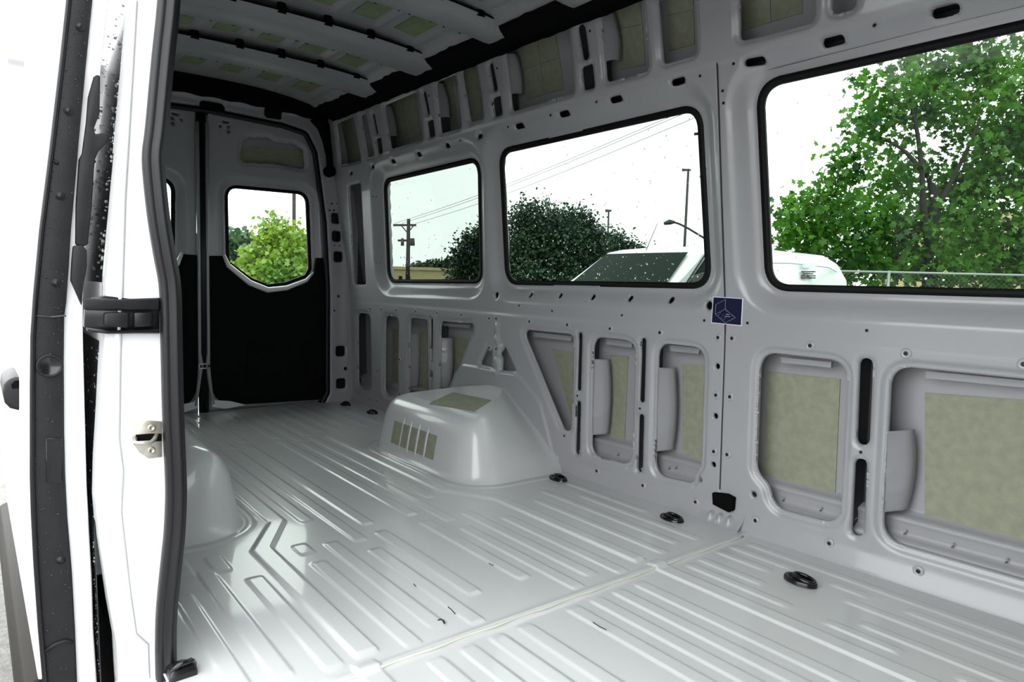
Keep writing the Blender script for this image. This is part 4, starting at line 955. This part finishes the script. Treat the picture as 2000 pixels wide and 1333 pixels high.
building('low beige building behind the utility pole', 735, 935, 528, 75, 75, [(.22, .25, .5, 1.4, 'car_glass', 'window'), (.3, .33, .5, 1.4, 'car_glass', 'window'), (.6, .9, -.6, -.1, 'lamp_metal', 'loading_door')])
building('yellow beige building with blue panels hidden behind the maple', 1895, 2060, 430, 30, 30, [(.15, .32, 2.0, 3.0, 'blue_sign', 'blue_panel'), (.42, .6, 2.4, 3.0, 'blue_sign', 'blue_panel'), (.7, .9, 2.0, 3.0, 'blue_sign', 'blue_panel')])
# chain link fence
fence = tag(empty('chain_link_fence', tuple(at(1640, 560, 12.6)*np.array([1, 1, 0])+np.array([0, 0, GZ]))), 'galvanised chain link fence with a top rail below the maple', 'fence')
FA, FB = at(1560, 540, 12.9), at(2150, 530, 11.9)
zr = .5*(at(1700, 538, 12.7)[2]+at(1990, 531, 12.2)[2]); FA[2] = FB[2] = zr
mb = MB(); mb.tube([FA, FB], .022, 8); mb.build('top_rail', 'galvanised', fence, True)
for px in (1746, 2080):
    t = (px-1560)/590; p = FA+(FB-FA)*t; mb = MB(); mb.tube([(p[0], p[1], GZ), (p[0], p[1], zr+.03)], .03, 8); po = mb.build('post', 'galvanised', fence, True)
    e = at(px+10, 505, 12.5); mb = MB(); mb.tube([(p[0], p[1], zr), e], .016, 6); mb.build('outrigger_arm', 'galvanised', po)
mb = MB(); L = np.linalg.norm(FB-FA); nW = int(L/.085); Hh_ = zr-GZ
for s_ in (1, -1):
    for k in range(-int(Hh_/.085), nW):
        t0, t1 = k*.085, k*.085+Hh_
        a0, a1 = max(t0, 0), min(t1, L)
        if a1 <= a0: continue
        za, zb_ = (GZ+(a0-t0), GZ+(a1-t0)); 
        if s_ < 0: za, zb_ = zr-(a0-t0), zr-(a1-t0)
        u = (FB-FA)/L; mb.tube([(FA[0]+u[0]*a0, FA[1]+u[1]*a0, za), (FA[0]+u[0]*a1, FA[1]+u[1]*a1, zb_)], .0014, 3, False)
o = mb.build('wire_mesh', 'galvanised', fence); o['kind'] = 'stuff'

# parked white van, nose towards us
cv = tag(empty('parked_van', (8.6, 6.1, GZ)), 'white parked van with wet windscreen outside the middle and front windows', 'van')
ZT = CAMZ+.58
NEAR, FARY = 5.15, 7.05
prof = [(5.75, GZ+.35), (5.65, GZ+.75), (5.8, GZ+1.05), (6.52, .86), (7.15, 1.34), (7.45, ZT-.02), (8.4, ZT+.03), (10.4, ZT+.02), (10.72, ZT-.08), (10.84, ZT-.3), (10.9, .7), (10.9, GZ+.35)]
def yin(z): return .0 if z < .85 else .13*((z-.85)/(ZT-.85))**1.5
pr = round_poly(prof, [.1, .1, .15, .2, .2, .25, .4, .2, .15, .15, .1, .1], 4)
cols = []
for f_, dz in ((0., .10), (.012, .045), (.05, .01), (.5, -.02), (.95, .01), (.988, .045), (1., .10)):
    ring = []
    for x, z in pr:
        yn, yf = NEAR+yin(z), FARY-yin(z); zz = z-dz*max(0, min(1, (z-.9)/.4)); ring.append((x, yn+(yf-yn)*f_, zz))
    cols.append(ring)
mb = MB(); mb.loft(cols, cap0=True, cap1=True); mb.build('body', 'car_white', cv, True)
def shell_x(z): return np.interp(z, [.86, 1.34, 1.42], [6.52, 7.15, 7.4])
ws = [(NEAR+.13, .90), (FARY-.13, .90), (FARY-.24, 1.30), (NEAR+.24, 1.30)]
mb = MB(); A = []
for i in range(9):
    for j in range(7):
        a, b = i/8, j/6; y = (1-b)*((1-a)*ws[0][0]+a*ws[1][0])+b*((1-a)*ws[3][0]+a*ws[2][0]); z = .89+.42*b; A.append((shell_x(z)-.045-.03*math.sin(math.pi*a), y, z))
mb.add(A, [(i*7+j, (i+1)*7+j, (i+1)*7+j+1, i*7+j+1) for i in range(8) for j in range(6)]); wsh = mb.build('windscreen', 'car_glass', cv, True)
def samp():
    a, b = random.random(), random.random(); y = NEAR+.2+(FARY-NEAR-.4)*a; z = .90+.40*b; return (shell_x(z)-.05-.03*math.sin(math.pi*a), y, z)
drops('water_drops', 260, samp, (-.7, 0, .7), 'drop', wsh, .006, .022)
def side(pts, o): return [(x, NEAR+yin(z)-o, z) for x, z in pts]
sw = [(6.78, .88), (7.28, 1.28), (7.95, 1.30), (7.95, .86)]
mb = MB(); mb.prism(side(sw, .008), side(sw, -.02)); mb.build('side_window', 'car_glass', cv)
mb = MB(); mb.tube([p for p in side([(6.70, .87), (7.24, 1.31), (8.0, 1.335), (8.0, .84), (6.70, .87)], .004)], .012, 5); mb.build('window_surround', 'rubber', cv)
mb = MB(); mb.prism(side([(7.12, .86), (7.15, .86), (7.30, 1.28), (7.27, 1.28)], .012), side([(7.12, .86), (7.15, .86), (7.30, 1.28), (7.27, 1.28)], -.01)); mb.build('quarter_light_bar', 'lamp_metal', cv)
mb = MB(); mb.loft([[(6.75+a, NEAR-.05-b, c) for a, b, c in r] for r in ([(0, 0, .85), (.1, 0, .85), (.1, 0, 1.0), (0, 0, 1.0)], [(-.05, .22, .82), (.08, .22, .82), (.08, .22, 1.05), (-.05, .22, 1.05)])], cap0=True, cap1=True); bevel(mb.build('door_mirror', 'lamp_metal', cv), .02)
mb = MB(); mb.tube([(8.05, NEAR+.02, .75), (8.05, NEAR+.13, 1.36)], .006, 4); mb.build('door_gap', 'lamp_metal', cv)
mb = MB(); cr = [(8.1, 1.22), (9.2, 1.26), (10.3, 1.24), (10.55, 1.18)]; mb.tube(side(cr, .0), .006, 4); mb.build('roof_crease', 'galvanised', cv)
mb = MB(); ap, at_ = at(1262, 489, 8.6), at(1284, 437, 8.6); mb.tube([ap, at_], [.006, .004], 5); an = mb.build('antenna', 'lamp_metal', cv); mb = MB(); mb.tube([ap-np.array([.06, .0, .05]), ap+np.array([.03, 0, .0]), ap+np.array([.0, 0, .03])], [.05, .045, .015], 8); mb.build('antenna_base', 'lamp_metal', an, True)
st = [hit(px, py, 1, NEAR+.05) for px, py in ((1570, 514), (1592, 514), (1592, 523), (1570, 523))]
mb = MB(); mb.prism([np.array(p)+(0, -.02, 0) for p in st], [np.array(p)+(0, .03, 0) for p in st]); stk = mb.build('sticker', 'white_print', cv)
for k in range(3):
    q = [hit(px, py, 1, NEAR+.025) for px, py in ((1573+k*6, 516), (1577+k*6, 516), (1577+k*6, 521), (1573+k*6, 521))]; mb = MB(); mb.prism([np.array(p)+(0, -.006, 0) for p in q], [np.array(p)+(0, .02, 0) for p in q]); mb.build('print_block', 'lamp_metal', stk)
for rw in range(4):
    for k in range(5):
        if (rw*3+k) % 4 == 3: continue
        x0 = 1571+k*4.4; y0 = 530+rw*4; q = [hit(px, py, 1, NEAR+.03) for px, py in ((x0, y0), (x0+3.4, y0), (x0+3.4, y0+2.4), (x0, y0+2.4))]
        mb = MB(); mb.prism([np.array(p)+(0, -.01, 0) for p in q], [np.array(p)+(0, .05, 0) for p in q]); mb.build('print_block', 'lamp_metal', cv)
for x in (6.6, 9.9):
    for y in (NEAR+.1, FARY-.1):
        mb = MB(); mb.tube([(x, y-.11, GZ+.33), (x, y+.11, GZ+.33)], .33, 20); w_ = mb.build('tyre', 'rubber', cv, True); mb = MB(); mb.tube([(x, y-.12, GZ+.33), (x, y+.12, GZ+.33)], .2, 16); mb.build('rim', 'galvanised', w_, True)

# ================================================================ SMALL THINGS IN THE VAN
# blue printed label over the pillar seam
lq = [(1395, 581), (1450.5, 584.5), (1448, 635.5), (1391.5, 630)]
lw = [wall(a, b, .003) for a, b in lq]; root = tag(empty('sticker', tuple(lw[3])), 'square dark blue printed sticker over the pillar seam', 'sticker')
def on_label(u, v, o=0.):
    p = (1-u)*(1-v)*lw[0]+u*(1-v)*lw[1]+u*v*lw[2]+(1-u)*v*lw[3]; return p-np.array([o, 0, 0])
def lab_quad(pts, o, m, name, t=.0008):
    mb = MB(); mb.prism([on_label(u, v, o+t) for u, v in pts], [on_label(u, v, o-.004) for u, v in pts]); return mb.build(name, m, root)
lab_quad([(-.03, -.03), (1.03, -.03), (1.03, 1.03), (-.03, 1.03)], .002, 'white_print', 'white_border')
lab_quad([(0, 0), (1, 0), (1, 1), (0, 1)], .0035, 'blue_print', 'blue_field')
def stroke(a, b, w=.0055, name='outline_stroke'):
    a, b = np.array(a), np.array(b); t = (b-a)/np.linalg.norm(b-a); n = np.array([-t[1], t[0]])*w; lab_quad([a+n, b+n, b-n, a-n], .005, 'pale_print', name)
for a, b in (((.44, .05), (.11, .28)), ((.11, .28), (.11, .66)), ((.11, .66), (.45, .43)), ((.45, .43), (.44, .05)), ((.45, .43), (.81, .73)), ((.81, .73), (.48, .97)), ((.48, .97), (.11, .66))): stroke(a, b)
for a, b in (((.49, .63), (.60, .63)), ((.46, .71), (.64, .71))): stroke(a, b, .017, 'print_line')
for a, b in (((.22, .66), (.25, .69)), ((.27, .58), (.29, .61)), ((.33, .80), (.36, .77)), ((.37, .68), (.39, .66)), ((.48, .48), (.49, .51)), ((.69, .66), (.71, .68)), ((.46, .78), (.47, .74)), ((.43, .83), (.45, .85))): stroke(a, b, .007, 'print_mark')

def tie_ring(x, y, label, r=.047, flat=1., z=.0):
    root = tag(empty('tie_down_ring', (x, y, z)), label, 'tie-down ring', 'black tie-down rings along the floor')
    R = lambda s, h: [(x+r*s*.62*math.cos(t), y+r*s*math.sin(t), z+h) for t in np.linspace(0, 2*math.pi, 25)[:-1]]
    mb = MB(); mb.loft([R(1.05, .0), R(1.05, .008), R(.98, .013), R(.80, .013), R(.7, .005), R(.1, .004)], cap1=True); mb.build('cup', 'gloss_black', root, True)
    mb = MB(); pts = [(x+.022*math.cos(t)*.8, y-.012+.030*math.sin(t), z+.016+.004*math.sin(t)) for t in np.linspace(0, 2*math.pi, 21)]; mb.tube(pts, .0055, 8, False); mb.build('ring', 'gloss_black', root, True)
    mb = MB(); mb.tube([(x, y+.012, z+.004), (x, y+.012, z+.018)], [.012, .009], 10); mb.build('bolt_head', 'dark_steel_hole_shade', root, True)
for (px, py), lab in (((1090, 938), 'black floor tie-down ring at the front foot of the large wheel arch'), ((1312, 1016), 'black floor tie-down ring beside the pillar foot'), ((1563, 1137), 'nearest large black tie-down ring on the ribbed floor'), ((675, 792), 'small dark tie-down ring in the rear floor corner'), ((727, 808), 'small dark tie-down ring just behind the wheel arch')):
    p = hit(px, py, 2, .004); tie_ring(p[0], p[1], lab, z=.003)
# tie-down bracket at the door sill
p = hit(366, 1301, 2, .02); root = tag(empty('tie_down_bracket', (p[0], p[1], 0)), 'glossy black tie-down bracket on the floor by the rubber door seal', 'tie-down bracket')
mb = MB(); mb.loft([[(p[0]+a*s-.008, p[1]+b*s, h) for a, b in ((-.03, -.024), (.022, -.022), (.028, .016), (.0, .026), (-.03, .022))] for s, h in ((1, .0), (1.05, .012), (.95, .024), (.5, .030))], cap1=True); bevel(mb.build('body', 'gloss_black', root), .003)
mb = MB(); mb.tube([(p[0]-.035, p[1]-.01, .02), (p[0]-.02, p[1]-.016, .036), (p[0]+.004, p[1]-.012, .036), (p[0]+.012, p[1]-.004, .022)], .006, 8); mb.build('loop', 'gloss_black', root, True)
# black foam block at the pillar foot
bq = [(1390, 963), (1418, 966), (1431, 973), (1429, 999), (1422, 1002), (1391, 986)]
A = [wall(a, b, -.014) for a, b in bq]; root = tag(empty('foam_block', tuple(A[-1])), 'black block plugged into the foot of the wall pillar', 'plug')
mb = MB(); mb.prism(A, [p+np.array([.03, 0, 0]) for p in A]); bevel(mb.build('block', 'matt_black', root), .003)
mb = MB(); A2 = [wall(a, b, -.020) for a, b in ((1418, 967), (1431, 974), (1429, 998), (1419, 994))]; mb.prism(A2, [p+np.array([.02, 0, 0]) for p in A2]); mb.build('raised_face', 'matt_black', root)
# door striker on the pillar
sq = [(258, 855), (266, 832), (290, 822), (316, 824), (316, 893), (290, 896), (272, 884), (262, 870)]
A = [PY(a, b, 1.531) for a, b in sq]; root = tag(empty('door_striker', A[-1]), 'zinc plated door striker screwed to the white pillar', 'striker')
mb = MB(); mb.prism(A, [(a, 1.536, c) for a, b, c in A]); bevel(mb.build('plate', 'zinc', root), .001)
for py in (836, 880):
    c = np.array(PY(296, py, 1.531)); mb = MB(); mb.loft([[c+np.array([r*math.cos(t), -h, r*math.sin(t)]) for t in np.linspace(0, 2*math.pi, 17)[:-1]] for r, h in ((.0075, 0), (.007, .003), (.004, .0035), (.0032, .001))], cap1=True); mb.build('screw', 'zinc', root, True)
A = [PY(a, b, 1.529) for a, b in ((266, 850), (290, 848), (316, 848), (316, 862), (285, 864), (262, 862))]; mb = MB(); mb.prism(A, [(a, 1.5315, c) for a, b, c in A]); mb.build('slot', 'matt_black', root)
mb = MB(); mb.tube([PY(a, b, y) for a, b, y in ((264, 856, 1.531), (264, 866, 1.518), (275, 866, 1.514), (294, 865, 1.514), (302, 858, 1.52), (306, 850, 1.531))], .0045, 8); mb.build('loop', 'zinc', root, True)
# bits of dirt on the floor
for pxs, lab in ((((856, 1213), (860, 1210), (866, 1213), (868, 1218)), 'thick black curled fibre on the pale floor'), (((875, 1186), (882, 1192), (889, 1200)), 'thin dark curved fibre on the pale floor'), (((1158, 1216), (1170, 1224), (1184, 1231)), 'long thin dark straw in front of the floor joint'), (((955, 1101), (960, 1104), (964, 1105)), 'short dark chip in the middle of the floor'), (((808, 1141), (812, 1146)), 'small brown speck between two floor ribs')):
    P_ = [hit(a, b, 2, .009) for a, b in pxs]; mb = MB(); mb.tube(P_, .0022 if 'thick' in lab else .0012, 5); tag(mb.build('dirt_fibre', 'wire_black'), lab, 'debris', 'bits of debris on the floor')
